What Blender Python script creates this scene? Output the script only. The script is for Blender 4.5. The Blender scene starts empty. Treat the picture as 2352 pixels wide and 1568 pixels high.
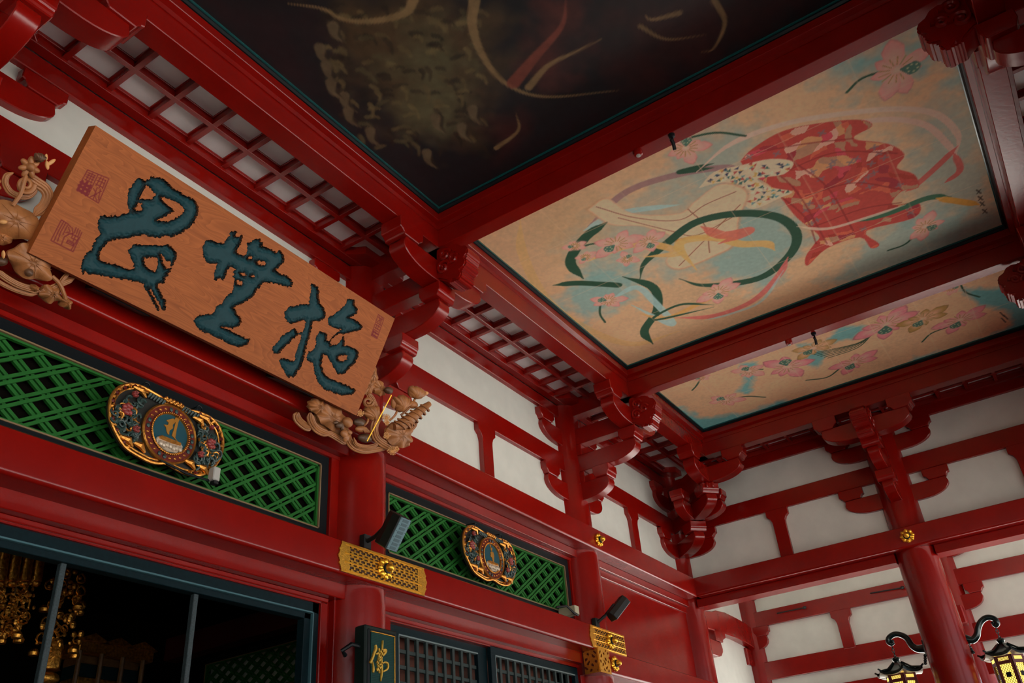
import bpy, bmesh, math, random
import numpy as np
from mathutils import Vector, Matrix
random.seed(7); np.random.seed(7)
C = bpy.context.scene.collection
PI = math.pi

# ---------------------------------------------------------------- camera
RW = np.array([[0.553734, -0.829365, -0.074374], [0.402129, 0.344555, -0.848277], [0.729158, 0.439812, 0.524304]])
F = 1994.456
cam = bpy.data.cameras.new('camera'); co = bpy.data.objects.new('camera', cam); C.objects.link(co)
cam.sensor_width = 36.0; cam.lens = 36.0 * F / 2352; cam.clip_start = 0.05; cam.clip_end = 300
m = Matrix.Identity(4)
for i in range(3):
    m[i][0] = RW[0][i]; m[i][1] = -RW[1][i]; m[i][2] = -RW[2][i]
co.matrix_world = m
bpy.context.scene.camera = co

# ---------------------------------------------------------------- world, lights, exposure
sc = bpy.context.scene
sc.view_settings.view_transform = 'Standard'; sc.view_settings.look = 'None'
sc.view_settings.gamma = 1.0; sc.view_settings.use_curve_mapping = False
sc.view_settings.exposure = -0.62
w = bpy.data.worlds.new('overcast_sky'); sc.world = w; w.use_nodes = True
nt = w.node_tree; bg = nt.nodes['Background']
bg.inputs[0].default_value = (0.78, 0.90, 1.0, 1); bg.inputs[1].default_value = 1.8
sc.cycles.max_bounces = 7; sc.cycles.diffuse_bounces = 5; sc.cycles.glossy_bounces = 4
sc.cycles.use_denoising = True; sc.cycles.sample_clamp_indirect = 4.0

def area(name, loc, rot, size, power, color):
    l = bpy.data.lights.new(name, 'AREA'); l.energy = power; l.color = color
    l.shape = 'RECTANGLE'; l.size = size[0]; l.size_y = size[1]
    o = bpy.data.objects.new(name, l); C.objects.link(o); o.location = loc; o.rotation_euler = rot
    return o
def point(name, loc, power, color, r=0.15):
    l = bpy.data.lights.new(name, 'POINT'); l.energy = power; l.color = color; l.shadow_soft_size = r
    o = bpy.data.objects.new(name, l); C.objects.link(o); o.location = loc
    return o
# sun on the forecourt outside, and unseen warm fill lights added in the altar room
sun = bpy.data.lights.new('sun', 'SUN'); sun.energy = 55.0; sun.angle = math.radians(1.5); sun.color = (1.0, 0.95, 0.88)
so = bpy.data.objects.new('sun', sun); C.objects.link(so); so.rotation_euler = (math.radians(32), math.radians(22), 0)
point('altar_fill', (2.6, 8.2, -0.8), 34, (1.0, 0.50, 0.16), 0.3)

point('shrine_fill', (3.3, 9.7, -0.6), 14, (1.0, 0.55, 0.2), 0.2)  # unseen light added to brighten the shrine roof
# ---------------------------------------------------------------- materials
MATS = {}
def mat(name, col, rough=0.5, metal=0.0, coat=0.0, noise=0.0, nscale=20.0, bump=0.0, bscale=200.0, emit=None, es=0.0, spec=0.5, attr=None):
    if name in MATS: return MATS[name]
    m = bpy.data.materials.new(name); m.use_nodes = True; t = m.node_tree; b = t.nodes['Principled BSDF']
    b.inputs['Base Color'].default_value = (*col, 1); b.inputs['Roughness'].default_value = rough
    b.inputs['Metallic'].default_value = metal; b.inputs['Coat Weight'].default_value = coat
    b.inputs['Coat Roughness'].default_value = 0.14; b.inputs['Coat IOR'].default_value = 1.5; b.inputs['Specular IOR Level'].default_value = spec
    tc = t.nodes.new('ShaderNodeTexCoord')
    src = None
    if attr:
        a = t.nodes.new('ShaderNodeAttribute'); a.attribute_name = attr; src = a.outputs['Color']
    if noise > 0:
        n = t.nodes.new('ShaderNodeTexNoise'); n.inputs['Scale'].default_value = nscale; n.inputs['Detail'].default_value = 6
        t.links.new(tc.outputs['Object'], n.inputs['Vector'])
        mr = t.nodes.new('ShaderNodeMapRange'); mr.inputs[1].default_value = 0.3; mr.inputs[2].default_value = 0.7
        mr.inputs[3].default_value = 1 - noise; mr.inputs[4].default_value = 1 + noise
        t.links.new(n.outputs['Fac'], mr.inputs[0])
        mx = t.nodes.new('ShaderNodeVectorMath'); mx.operation = 'SCALE'
        if src is not None: t.links.new(src, mx.inputs[0])
        else: mx.inputs[0].default_value = col
        t.links.new(mr.outputs[0], mx.inputs['Scale'])
        src = mx.outputs[0]
    if src is not None: t.links.new(src, b.inputs['Base Color'])
    if bump > 0:
        n2 = t.nodes.new('ShaderNodeTexNoise'); n2.inputs['Scale'].default_value = bscale; n2.inputs['Detail'].default_value = 3
        t.links.new(tc.outputs['Object'], n2.inputs['Vector'])
        bp = t.nodes.new('ShaderNodeBump'); bp.inputs['Strength'].default_value = bump; bp.inputs['Distance'].default_value = 0.01
        t.links.new(n2.outputs['Fac'], bp.inputs['Height']); t.links.new(bp.outputs[0], b.inputs['Normal'])
    if emit:
        b.inputs['Emission Color'].default_value = (*emit, 1); b.inputs['Emission Strength'].default_value = es
    MATS[name] = m
    return m
RED = mat('vermilion_paint', (0.225, 0.003, 0.001), 0.24, noise=0.10, nscale=3, bump=0.10, bscale=22, spec=0.50)
REDD = mat('vermilion_flat', (0.25, 0.008, 0.004), 0.42, noise=0.10, nscale=4)
WHITE = mat('white_plaster', (0.72, 0.745, 0.685), 0.8, noise=0.07, nscale=2.5)
BOARDW = mat('white_ceiling_board', (0.76, 0.76, 0.76), 0.35, noise=0.05, nscale=5)
BLACK = mat('black_lacquer', (0.005, 0.008, 0.010), 0.4, spec=0.2)
FRAMEK = mat('teal_black_frame', (0.003, 0.013, 0.017), 0.5, noise=0.2, nscale=30, spec=0.12)
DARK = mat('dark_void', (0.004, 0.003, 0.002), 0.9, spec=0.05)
GREEN = mat('green_slat_paint', (0.013, 0.115, 0.016), 0.6, spec=0.25, noise=0.1, nscale=12)
TAN = mat('dull_gold_line', (0.22, 0.14, 0.07), 0.5)
GOLD = mat('bright_gilt', (0.95, 0.52, 0.05), 0.34, metal=0.85, noise=0.1, nscale=30, bump=0.25, bscale=60)
GOLDM = mat('matt_gilt', (0.75, 0.38, 0.05), 0.38, metal=0.9, noise=0.15, nscale=40, bump=0.3, bscale=90)
OLDGOLD = mat('aged_gilt', (0.62, 0.27, 0.05), 0.35, metal=0.85, noise=0.3, nscale=25, bump=0.4, bscale=60)
TEAL = mat('teal_enamel', (0.004, 0.06, 0.085), 0.45)
LEAFG = mat('dark_green_carving', (0.022, 0.05, 0.045), 0.45, noise=0.4, nscale=25, bump=0.4, bscale=50)
PEONY = mat('dull_red_carving', (0.26, 0.035, 0.03), 0.4, noise=0.4, nscale=30, bump=0.3, bscale=60)
MAROON = mat('maroon_ring', (0.12, 0.012, 0.008), 0.4, noise=0.2, nscale=40)
SILVERW = mat('pearl_lotus', (0.55, 0.45, 0.34), 0.35, metal=0.3, bump=0.3, bscale=60)
CARVE = mat('carved_cypress', (0.33, 0.125, 0.038), 0.5, noise=0.22, nscale=9, bump=0.25, bscale=40)
CARVED = mat('dark_carved_cypress', (0.10, 0.045, 0.02), 0.5, noise=0.4, nscale=14, bump=0.3, bscale=50)
STAMEN = mat('pale_stamen_wood', (0.62, 0.30, 0.10), 0.5)
SPKB = mat('black_speaker_shell', (0.008, 0.010, 0.010), 0.45)
SPKG = mat('blue_grey_grille', (0.10, 0.19, 0.22), 0.45, noise=0.1, nscale=60)
IRON = mat('dark_green_iron', (0.004, 0.018, 0.018), 0.22, metal=0.4, coat=0.5)
CREAMB = mat('cream_plastic', (0.42, 0.38, 0.26), 0.5)
GREYB = mat('grey_plastic', (0.36, 0.34, 0.31), 0.5)
BLIND = mat('brown_reed_blind', (0.10, 0.022, 0.008), 0.7, noise=0.3, nscale=20)
GLOW = mat('lit_lantern_paper', (0.9, 0.75, 0.3), 0.6, emit=(1.0, 0.74, 0.13), es=2.4)
STONE = mat('pale_stone_floor', (0.17, 0.165, 0.16), 0.5, noise=0.08, nscale=1.5)
ALTG = mat('altar_gold', (0.62, 0.30, 0.05), 0.33, metal=0.95, noise=0.5, nscale=30, bump=0.6, bscale=45)
ALTB = mat('altar_brown', (0.09, 0.045, 0.015), 0.5, noise=0.4, nscale=15)
PAINT = mat('painted_panel', (0.5, 0.4, 0.3), 0.7, spec=0.15, attr='paint', noise=0.07, nscale=18)
DRAGP = mat('dark_painted_panel', (0.02, 0.02, 0.02), 0.42, attr='paint', noise=0.18, nscale=9)
TEALB = mat('teal_gloss_bead', (0.01, 0.09, 0.09), 0.25, coat=0.5)

def wood_material():
    m = bpy.data.materials.new('sign_cypress_wood'); m.use_nodes = True; t = m.node_tree; b = t.nodes['Principled BSDF']
    tc = t.nodes.new('ShaderNodeTexCoord'); mp = t.nodes.new('ShaderNodeMapping')
    mp.inputs['Scale'].default_value = (0.55, 3.2, 3.2); t.links.new(tc.outputs['Object'], mp.inputs[0])
    n = t.nodes.new('ShaderNodeTexNoise'); n.inputs['Scale'].default_value = 1.6; n.inputs['Detail'].default_value = 2; n.inputs['Distortion'].default_value = 0.6
    t.links.new(mp.outputs[0], n.inputs['Vector'])
    mu = t.nodes.new('ShaderNodeMath'); mu.operation = 'MULTIPLY'; mu.inputs[1].default_value = 26; t.links.new(n.outputs['Fac'], mu.inputs[0])
    fr = t.nodes.new('ShaderNodeMath'); fr.operation = 'FRACT'; t.links.new(mu.outputs[0], fr.inputs[0])
    n3 = t.nodes.new('ShaderNodeTexNoise'); n3.inputs['Scale'].default_value = 30; n3.inputs['Detail'].default_value = 5
    mp3 = t.nodes.new('ShaderNodeMapping'); mp3.inputs['Scale'].default_value = (0.08, 1, 1); t.links.new(tc.outputs['Object'], mp3.inputs[0]); t.links.new(mp3.outputs[0], n3.inputs['Vector'])
    r = t.nodes.new('ShaderNodeValToRGB'); r.color_ramp.elements[0].color = (0.22, 0.055, 0.010, 1); r.color_ramp.elements[1].color = (0.38, 0.106, 0.022, 1)
    r.color_ramp.elements[0].position = 0.0; r.color_ramp.elements[1].position = 1.0
    ad = t.nodes.new('ShaderNodeMath'); ad.operation = 'MULTIPLY_ADD'; ad.inputs[1].default_value = 0.55; t.links.new(fr.outputs[0], ad.inputs[0]); t.links.new(n3.outputs['Fac'], ad.inputs[2])
    sb = t.nodes.new('ShaderNodeMath'); sb.operation = 'SUBTRACT'; sb.inputs[1].default_value = 0.28; t.links.new(ad.outputs[0], sb.inputs[0]); t.links.new(sb.outputs[0], r.inputs[0])
    at = t.nodes.new('ShaderNodeAttribute'); at.attribute_name = 'paint'
    mx = t.nodes.new('ShaderNodeMixRGB'); t.links.new(at.outputs['Alpha'], mx.inputs[0]); t.links.new(r.outputs[0], mx.inputs[1]); t.links.new(at.outputs['Color'], mx.inputs[2])
    t.links.new(mx.outputs[0], b.inputs['Base Color']); b.inputs['Roughness'].default_value = 0.6; b.inputs['Specular IOR Level'].default_value = 0.25
    return m
WOOD = wood_material()

# ---------------------------------------------------------------- helpers
def tagp(o, label=None, cat=None, group=None, kind=None):
    if label: o['label'] = label
    if cat: o['category'] = cat
    if group: o['group'] = group
    if kind: o['kind'] = kind
    return o
def empty(name, loc, rz=0.0, label=None, cat=None, group=None, kind=None):
    o = bpy.data.objects.new(name, None); C.objects.link(o); o.location = loc; o.rotation_euler = (0, 0, rz)
    return tagp(o, label, cat, group, kind)
class MB:
    def __init__(s): s.v = []; s.f = []
    def add(s, v, f):
        k = len(s.v); s.v += [tuple(p) for p in v]; s.f += [tuple(i + k for i in q) for q in f]; return s
    def box(s, a, b, T=None):
        (x0, y0, z0), (x1, y1, z1) = a, b
        v = [(x0,y0,z0),(x1,y0,z0),(x1,y1,z0),(x0,y1,z0),(x0,y0,z1),(x1,y0,z1),(x1,y1,z1),(x0,y1,z1)]
        if T: v = [T(*p) for p in v]
        return s.add(v, [(0,3,2,1),(4,5,6,7),(0,1,5,4),(1,2,6,5),(2,3,7,6),(3,0,4,7)])
    def prism(s, poly, t0, t1, T):        # poly (a,b), T(a,b,t) -> xyz
        n = len(poly)
        v = [T(a, b, t0) for a, b in poly] + [T(a, b, t1) for a, b in poly]
        f = [tuple(range(n))[::-1], tuple(range(n, 2 * n))] + [(i, (i + 1) % n, n + (i + 1) % n, n + i) for i in range(n)]
        return s.add(v, f)
    def tube(s, pts, rad, seg=8, cap=True, closed=False):
        P = [Vector(p) for p in pts]; n = len(P)
        R_ = rad if hasattr(rad, '__len__') else [rad] * n
        ring = []; up = None
        for i in range(n):
            if closed: d = (P[(i + 1) % n] - P[i - 1])
            else: d = P[min(i + 1, n - 1)] - P[max(i - 1, 0)]
            if d.length < 1e-9: d = Vector((0, 0, 1))
            d.normalize()
            if up is None:
                up = Vector((0, 0, 1)) if abs(d.z) < 0.9 else Vector((1, 0, 0))
            a = d.cross(up)
            if a.length < 1e-6: a = d.cross(Vector((1, 0.3, 0)))
            a.normalize(); b = a.cross(d); up = b
            ring.append([P[i] + (a * math.cos(2 * PI * k / seg) + b * math.sin(2 * PI * k / seg)) * R_[i] for k in range(seg)])
        v = [q for r in ring for q in r]; f = []
        for i in range(n if closed else n - 1):
            j = (i + 1) % n
            for k in range(seg): f.append((i*seg+k, i*seg+(k+1)%seg, j*seg+(k+1)%seg, j*seg+k))
        if cap and not closed: f += [tuple(range(seg))[::-1], tuple(range((n-1)*seg, n*seg))]
        return s.add(v, f)
    def lathe(s, prof, T, seg=32, lobes=0, amp=0.0, cap=True):   # prof (r,h), T(x,y,h)
        v = []; f = []; n = len(prof)
        for r, h in prof:
            for k in range(seg):
                a = 2 * PI * k / seg; rr = r * (1 + amp * abs(math.sin(lobes * a / 2)) if lobes else 1)
                v.append(T(rr * math.cos(a), rr * math.sin(a), h))
        for i in range(n - 1):
            for k in range(seg): f.append((i*seg+k, i*seg+(k+1)%seg, (i+1)*seg+(k+1)%seg, (i+1)*seg+k))
        if cap: f += [tuple(range(seg))[::-1], tuple(range((n-1)*seg, n*seg))]
        return s.add(v, f)
    def blob(s, c, r, T=None, seg=12, rings=8, fn=None):
        v = []; f = []
        for i in range(rings + 1):
            th = PI * i / rings
            for k in range(seg):
                ph = 2 * PI * k / seg; q = fn(th, ph) if fn else 1.0
                p = (c[0] + r[0]*q*math.sin(th)*math.cos(ph), c[1] + r[1]*q*math.sin(th)*math.sin(ph), c[2] + r[2]*q*math.cos(th))
                v.append(T(*p) if T else p)
        for i in range(rings):
            for k in range(seg): f.append((i*seg+k, i*seg+(k+1)%seg, (i+1)*seg+(k+1)%seg, (i+1)*seg+k))
        return s.add(v, f)
    def build(s, name, material, parent=None, bevel=0.0, smooth=False, seg=1, **kw):
        me = bpy.data.meshes.new(name); me.from_pydata(s.v, [], s.f)
        bm = bmesh.new(); bm.from_mesh(me)
        bmesh.ops.remove_doubles(bm, verts=bm.verts, dist=1e-5)
        bmesh.ops.recalc_face_normals(bm, faces=bm.faces)
        if bevel > 0:
            es = [e for e in bm.edges if len(e.link_faces) == 2 and e.calc_face_angle(0) > 0.6]
            bmesh.ops.bevel(bm, geom=es, offset=bevel, segments=seg, affect='EDGES', clamp_overlap=True)
        if smooth:
            for fc in bm.faces: fc.smooth = True
            for e in bm.edges:
                if len(e.link_faces) == 2 and e.calc_face_angle(0) > 0.7: e.smooth = False
        bm.to_mesh(me); bm.free()
        o = bpy.data.objects.new(name, me); C.objects.link(o)
        me.materials.append(material)
        if parent is not None:
            o.parent = parent; o.matrix_parent_inverse = parent_inv(parent)
        return tagp(o, **kw)
def parent_inv(p):
    M = Matrix.Identity(4); q = p; ch = []
    while q is not None:
        ch.append(q); q = q.parent
    for q in reversed(ch):
        if q.parent is not None: M = M @ q.matrix_parent_inverse
        M = M @ (Matrix.Translation(q.location) @ q.rotation_euler.to_matrix().to_4x4())
    return M.inverted()
def inst(src, name, T, parent):           # an alike piece sharing its mesh
    o = bpy.data.objects.new(name, src.data); C.objects.link(o); o.parent = parent
    o.matrix_parent_inverse = parent_inv(parent); o.location = T
    return o
def frame_left(s, n, z): return (s, 5.9 - n, z)
def frame_right(s, n, z): return (14.97 - n, s, z)
def frame_outer(s, n, z): return (17.95 - n, s, z)
FY = -2.21
def frame_front(s, n, z): return (s, FY + n, z)
def ray(px, py):
    d = np.array([px - 1176.0, py - 784.0, F]); return RW.T @ d
def at(px, py, ax, val):                  # pixel of the photograph on a real plane
    d = ray(px, py); return tuple(d * (val / d['xyz'.index(ax)]))

X0, X1, X2, X3 = 1.62, 6.33, 11.04, 14.97
ZT, ZB = 4.24, 3.92            # upper head beam
zt, zb = 2.79, 2.475           # lower head beam

# ---------------------------------------------------------------- setting
floor = MB().box((-9, -9.5, -1.75), (19.5, 16, -1.6)).build('floor', STONE, kind='structure')
ground = MB().box((-60, -60, -2.6), (80, 60, -2.3)).build('ground', mat('pale_gravel', (0.55, 0.54, 0.52), 0.9), kind='structure')
wall_left = empty('wall_left', (0, 5.9, 0), kind='structure')
wall_right = empty('wall_right', (14.97, 0, 0), kind='structure')
wall_outer = empty('wall_outer', (17.95, 0, 0), kind='structure')
wall_front = empty('wall_front', (0, FY, 0), kind='structure')
ceiling = empty('ceiling', (6, 2, 6.5), kind='structure')
MB().box((-9, -9.5, 6.75), (15.4, 16, 6.9)).build('roof_boarding', DARK, ceiling)
MB().box((15.1, -9.5, 5.6), (19.5, 16, 5.75)).build('aisle_ceiling_board', WHITE, ceiling)
# plaster fields above the head beams (one panel per bay)
def plaster(par, T, s0, s1, z0, z1, nn=0.07): MB().box((s0, nn - 0.10, z0), (s1, nn, z1), T).build('plaster_panel', WHITE, par)
for s0, s1 in ((-9, -3.1), (-3.1, X0), (X0, X1), (X1, X2), (X2, X3)): plaster(wall_left, frame_left, s0, s1, ZB + 0.05, 6.5)
for s0, s1 in ((-2.1, 1.9), (1.9, 5.9)): plaster(wall_right, frame_right, s0, s1, ZB + 0.05, 6.5)
for s0, s1 in ((-6.1, -2.1), (-2.1, 1.9), (1.9, 5.9)): plaster(wall_outer, frame_outer, s0, s1, 2.55, 6.0, 0.13)
plaster(wall_left, frame_left, X3, 17.95, -1.6, 6.0)
for s0, s1 in ((-3.1, X0), (X0, X1), (X1, X2), (X2, X3)): plaster(wall_front, frame_front, s0, s1, ZB + 0.05, 6.5)
# eaves roof over the front steps, far end of the hall
MB().box((-9, -9.5, 5.2), (19.5, FY - 0.1, 5.4)).build('eaves_boarding', REDD, ceiling)
MB().box((-9.2, FY, -1.6), (-9, 16, 6.7)).build('wall_end', WHITE, kind='structure')
# red boarded wall between the second column and the corner
MB().box((X2, 0.0, 2.2), (X3, 0.10, 3.9), frame_left).build('red_board', RED, wall_left)
MB().box((X2, 0.0, -1.6), (X3, 0.10, 2.3), frame_left).build('red_board', RED, wall_left)
# altar room behind the wall: dark boarding
altar = empty('wall_altar_room', (3, 12, 0), kind='structure')
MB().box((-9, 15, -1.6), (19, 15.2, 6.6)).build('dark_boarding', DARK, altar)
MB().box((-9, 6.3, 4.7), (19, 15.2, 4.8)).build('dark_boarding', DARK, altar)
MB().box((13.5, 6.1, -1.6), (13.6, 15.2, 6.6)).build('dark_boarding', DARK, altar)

# ---------------------------------------------------------------- columns
def column(name, x, y, z0, z1, zs, r0, r1, label, group=None):
    T = lambda a, b, h: (x + a, y + b, h)
    b = MB().lathe([(r0, z0), (r0, zs)], T, 48)
    o = b.build(name, RED, None, smooth=True, label=label, cat='column', group=group)
    if z1 > zs:
        MB().lathe([(r1, zs), (r1, z1)], T, 40).build('upper_shaft', RED, o, smooth=True)
    return o
column('column', X1, 5.9, -1.6, 6.27, 4.0, 0.33, 0.30, 'round red column between the wide doorway and the lattice door, name board hung on it')
column('column', X2, 5.9, -1.6, 6.27, 4.0, 0.33, 0.30, 'round red column with the small black speaker, right of the lattice door')
column('column', X3, 5.9, -1.6, 6.27, 4.0, 0.32, 0.28, 'red column in the inner corner where the two walls of brackets meet')
column('column', X0, 5.9, -1.6, 6.27, 4.0, 0.33, 0.30, 'red column at the far left edge behind the wooden sign board')
column('column', X3, 1.90, -1.6, 6.27, 4.0, 0.31, 0.29, 'stout free-standing red column carrying both hanging lanterns')
column('column', 17.95, 5.75, -1.6, 5.6, 3.4, 0.26, 0.26, 'red column in the far corner of the side aisle')
column('column', 17.95, 1.90, -1.6, 5.6, 3.4, 0.26, 0.26, 'red column of the side aisle wall, behind the lantern column')
for x in (X0, X1, X2, X3): column('column', x, FY, -1.6, 6.27, 4.0, 0.33, 0.30, 'red column of the open front row behind the viewer', 'front row columns')

# ---------------------------------------------------------------- beams
def beam(name, T, s0, s1, n0, n1, z0, z1, label, bev=0.02, cat='beam', group=None, mt=None, parent=None):
    return MB().box((s0, n0, z0), (s1, n1, z1), T).build(name, mt or RED, parent, bevel=bev, label=label if parent is None else None, cat=cat if parent is None else None, group=group)
def chamfer_beam(name, T, s0, s1, n1, z0, z1, label, n0=0.05, ch=0.035):
    poly = [(n0, z0)] + [(n1 - ch + ch * math.sin(a), z0 + ch - ch * math.cos(a)) for a in np.linspace(0, PI / 2, 8)] + [(n1, z1 - 0.01), (n1 - 0.01, z1), (n0, z1)]
    return MB().prism(poly, s0, s1, lambda a, b, t: T(t, a, b)).build(name, RED, None, smooth=True, label=label, cat='beam')
chamfer_beam('head_beam', frame_left, -3.5, 14.62, 0.40, ZB, ZT, 'long red head beam below the white plaster of the left wall')
chamfer_beam('head_beam', frame_right, 5.5, -2.7, 0.40, ZB, ZT, 'long red head beam of the right wall with one gold boss')
chamfer_beam('lower_head_beam', frame_left, -3.5, 11.43, 0.40, zb, zt, 'broad red beam over the doorways carrying the gilt plates')
chamfer_beam('sill_beam', frame_left, 10.60, 15.2, 0.40, 2.20, 2.51, 'lower red beam with gilt wrapped end, right of the lattice door')
beam('right_lintel', frame_right, 5.6, 2.2, -0.12, 0.20, 3.78, ZB, 'deep red lintel under the right head beam left of the lantern column', 0.008)
beam('right_lintel', frame_right, 1.6, -2.1, -0.12, 0.20, 3.78, ZB, 'deep red lintel under the right head beam right of the lantern column', 0.008)
beam('tie_beam', frame_left, -3.5, 14.9, 0.0, 0.135, 5.14, 5.435, 'red tie beam halfway up the white plaster of the left wall', 0.008)
beam('tie_beam', frame_right, 5.85, -2.1, 0.0, 0.135, 5.14, 5.435, 'red tie beam halfway up the white plaster of the right wall', 0.008)
beam('wall_plate', frame_left, -3.5, 14.9, 0.0, 0.135, 6.06, 6.25, 'red wall plate under the ceiling lattice of the left wall', 0.008)
beam('wall_plate', frame_right, 5.85, -2.1, 0.0, 0.135, 6.02, 6.20, 'red wall plate under the ceiling lattice of the right wall', 0.008)
beam('front_head_beam', frame_front, -3.5, 15.3, -0.4, 0.4, ZB, ZT, 'head beam of the open front row behind the viewer', 0.02)
beam('front_wall_plate', frame_front, -3.5, 15.3, 0.0, 0.135, 6.06, 6.25, 'wall plate of the open front row at the top right corner', 0.008)
# side aisle wall
beam('aisle_tie_beam', frame_outer, -6, 5.9, 0.0, 0.20, 3.91, 4.20, 'upper dark red tie beam on the far side aisle wall', 0.01)
beam('aisle_head_beam', frame_outer, -6, 5.9, 0.0, 0.20, 2.90, 3.235, 'middle dark red beam on the far side aisle wall', 0.01)
beam('aisle_low_beam', frame_outer, -6, 5.9, 0.0, 0.20, 2.36, 2.63, 'lowest red beam on the far side aisle wall, behind the lantern roofs', 0.01)
beam('aisle_top_beam', frame_outer, -6, 5.9, 0.0, 0.20, 4.86, 5.05, 'top red beam of the far side aisle wall', 0.01)

# ring beams and cross beams under the painted ceiling
HZ = 6.54; ZR = 6.085; ZRT = 6.37
RN = 1.17
beam('ceiling_ring_beam', frame_left, -3.4, 14.10, 1.06, 1.28, ZR, 6.62, 'long red ceiling beam running along the left wall beside the paintings', 0.006)
beam('ceiling_ring_beam', frame_right, 4.84, -1.15, 0.87, 1.07, ZR, 6.62, 'red ceiling beam along the right wall below the lotus painting', 0.006)
beam('ceiling_ring_beam', frame_front, -3.4, 14.10, 1.06, 1.28, ZR, 6.62, 'red ceiling beam at the top right beside the long painting', 0.006)
XB = [(X1 - 0.09, X1 + 0.09, 'red cross beam between the large dark panel and the long beige painting'), (X2 - 0.095, X2 + 0.095, 'red cross beam between the long painting and the lotus painting')]
for x0, x1, lb in XB:
    MB().box((x0, FY, ZR), (x1, 5.9, 6.62)).build('cross_beam', RED, None, bevel=0.006, label=lb, cat='beam')

# ---------------------------------------------------------------- bracket sets
def arm_poly(L, z0, h=0.27, Lc=0.40, tipz=0.19):
    right = []
    for i in range(9):
        a = i / 8 * PI / 2
        right.append((Lc + (L - Lc) * math.sin(a), z0 + tipz * (1 - math.cos(a))))
    right += [(L - 0.012, z0 + tipz + 0.045), (L - 0.02, z0 + h)]
    return right
def both(right): return [(-a, b) for a, b in reversed(right)] + right
def block_poly(c, w0, w1, z0, h=0.18):
    r = [(w0, z0), (w0 + 0.012, z0 + 0.025), (w0 + (w1 - w0) * 0.55, z0 + 0.055), (w1, z0 + 0.068), (w1, z0 + h)]
    return [(c - a, b) for a, b in reversed(r)] + [(c + a, b) for a, b in r]
Z0 = 4.69; DZ = 0.45
def nose_poly(n0, z):
    P = [(n0, z + 0.02), (n0 + 0.04, z + 0.01), (n0 + 0.13, z - 0.05), (n0 + 0.17, z - 0.10), (n0 + 0.21, z - 0.07), (n0 + 0.25, z - 0.10), (n0 + 0.31, z - 0.085), (n0 + 0.335, z - 0.03),
         (n0 + 0.32, z + 0.02), (n0 + 0.375, z + 0.04), (n0 + 0.405, z + 0.10), (n0 + 0.385, z + 0.16), (n0 + 0.42, z + 0.19), (n0 + 0.43, z + 0.26), (n0 + 0.39, z + 0.32), (n0 + 0.33, z + 0.345),
         (n0 + 0.28, z + 0.40), (n0 + 0.21, z + 0.42), (n0 + 0.14, z + 0.40), (n0 + 0.08, z + 0.44), (n0, z + 0.44)]
    return P
def spiral(c, r, side, T, turns=1.6, tr=0.028):
    pts = []; rad = []
    for i in range(26):
        t = i / 25; a = turns * 2 * PI * t; rr = r * (1 - 0.85 * t)
        pts.append(T(c[0] + rr * math.cos(a), c[1] + rr * math.sin(a), side)); rad.append(tr * (1 - 0.35 * t))
    return pts, rad
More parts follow.
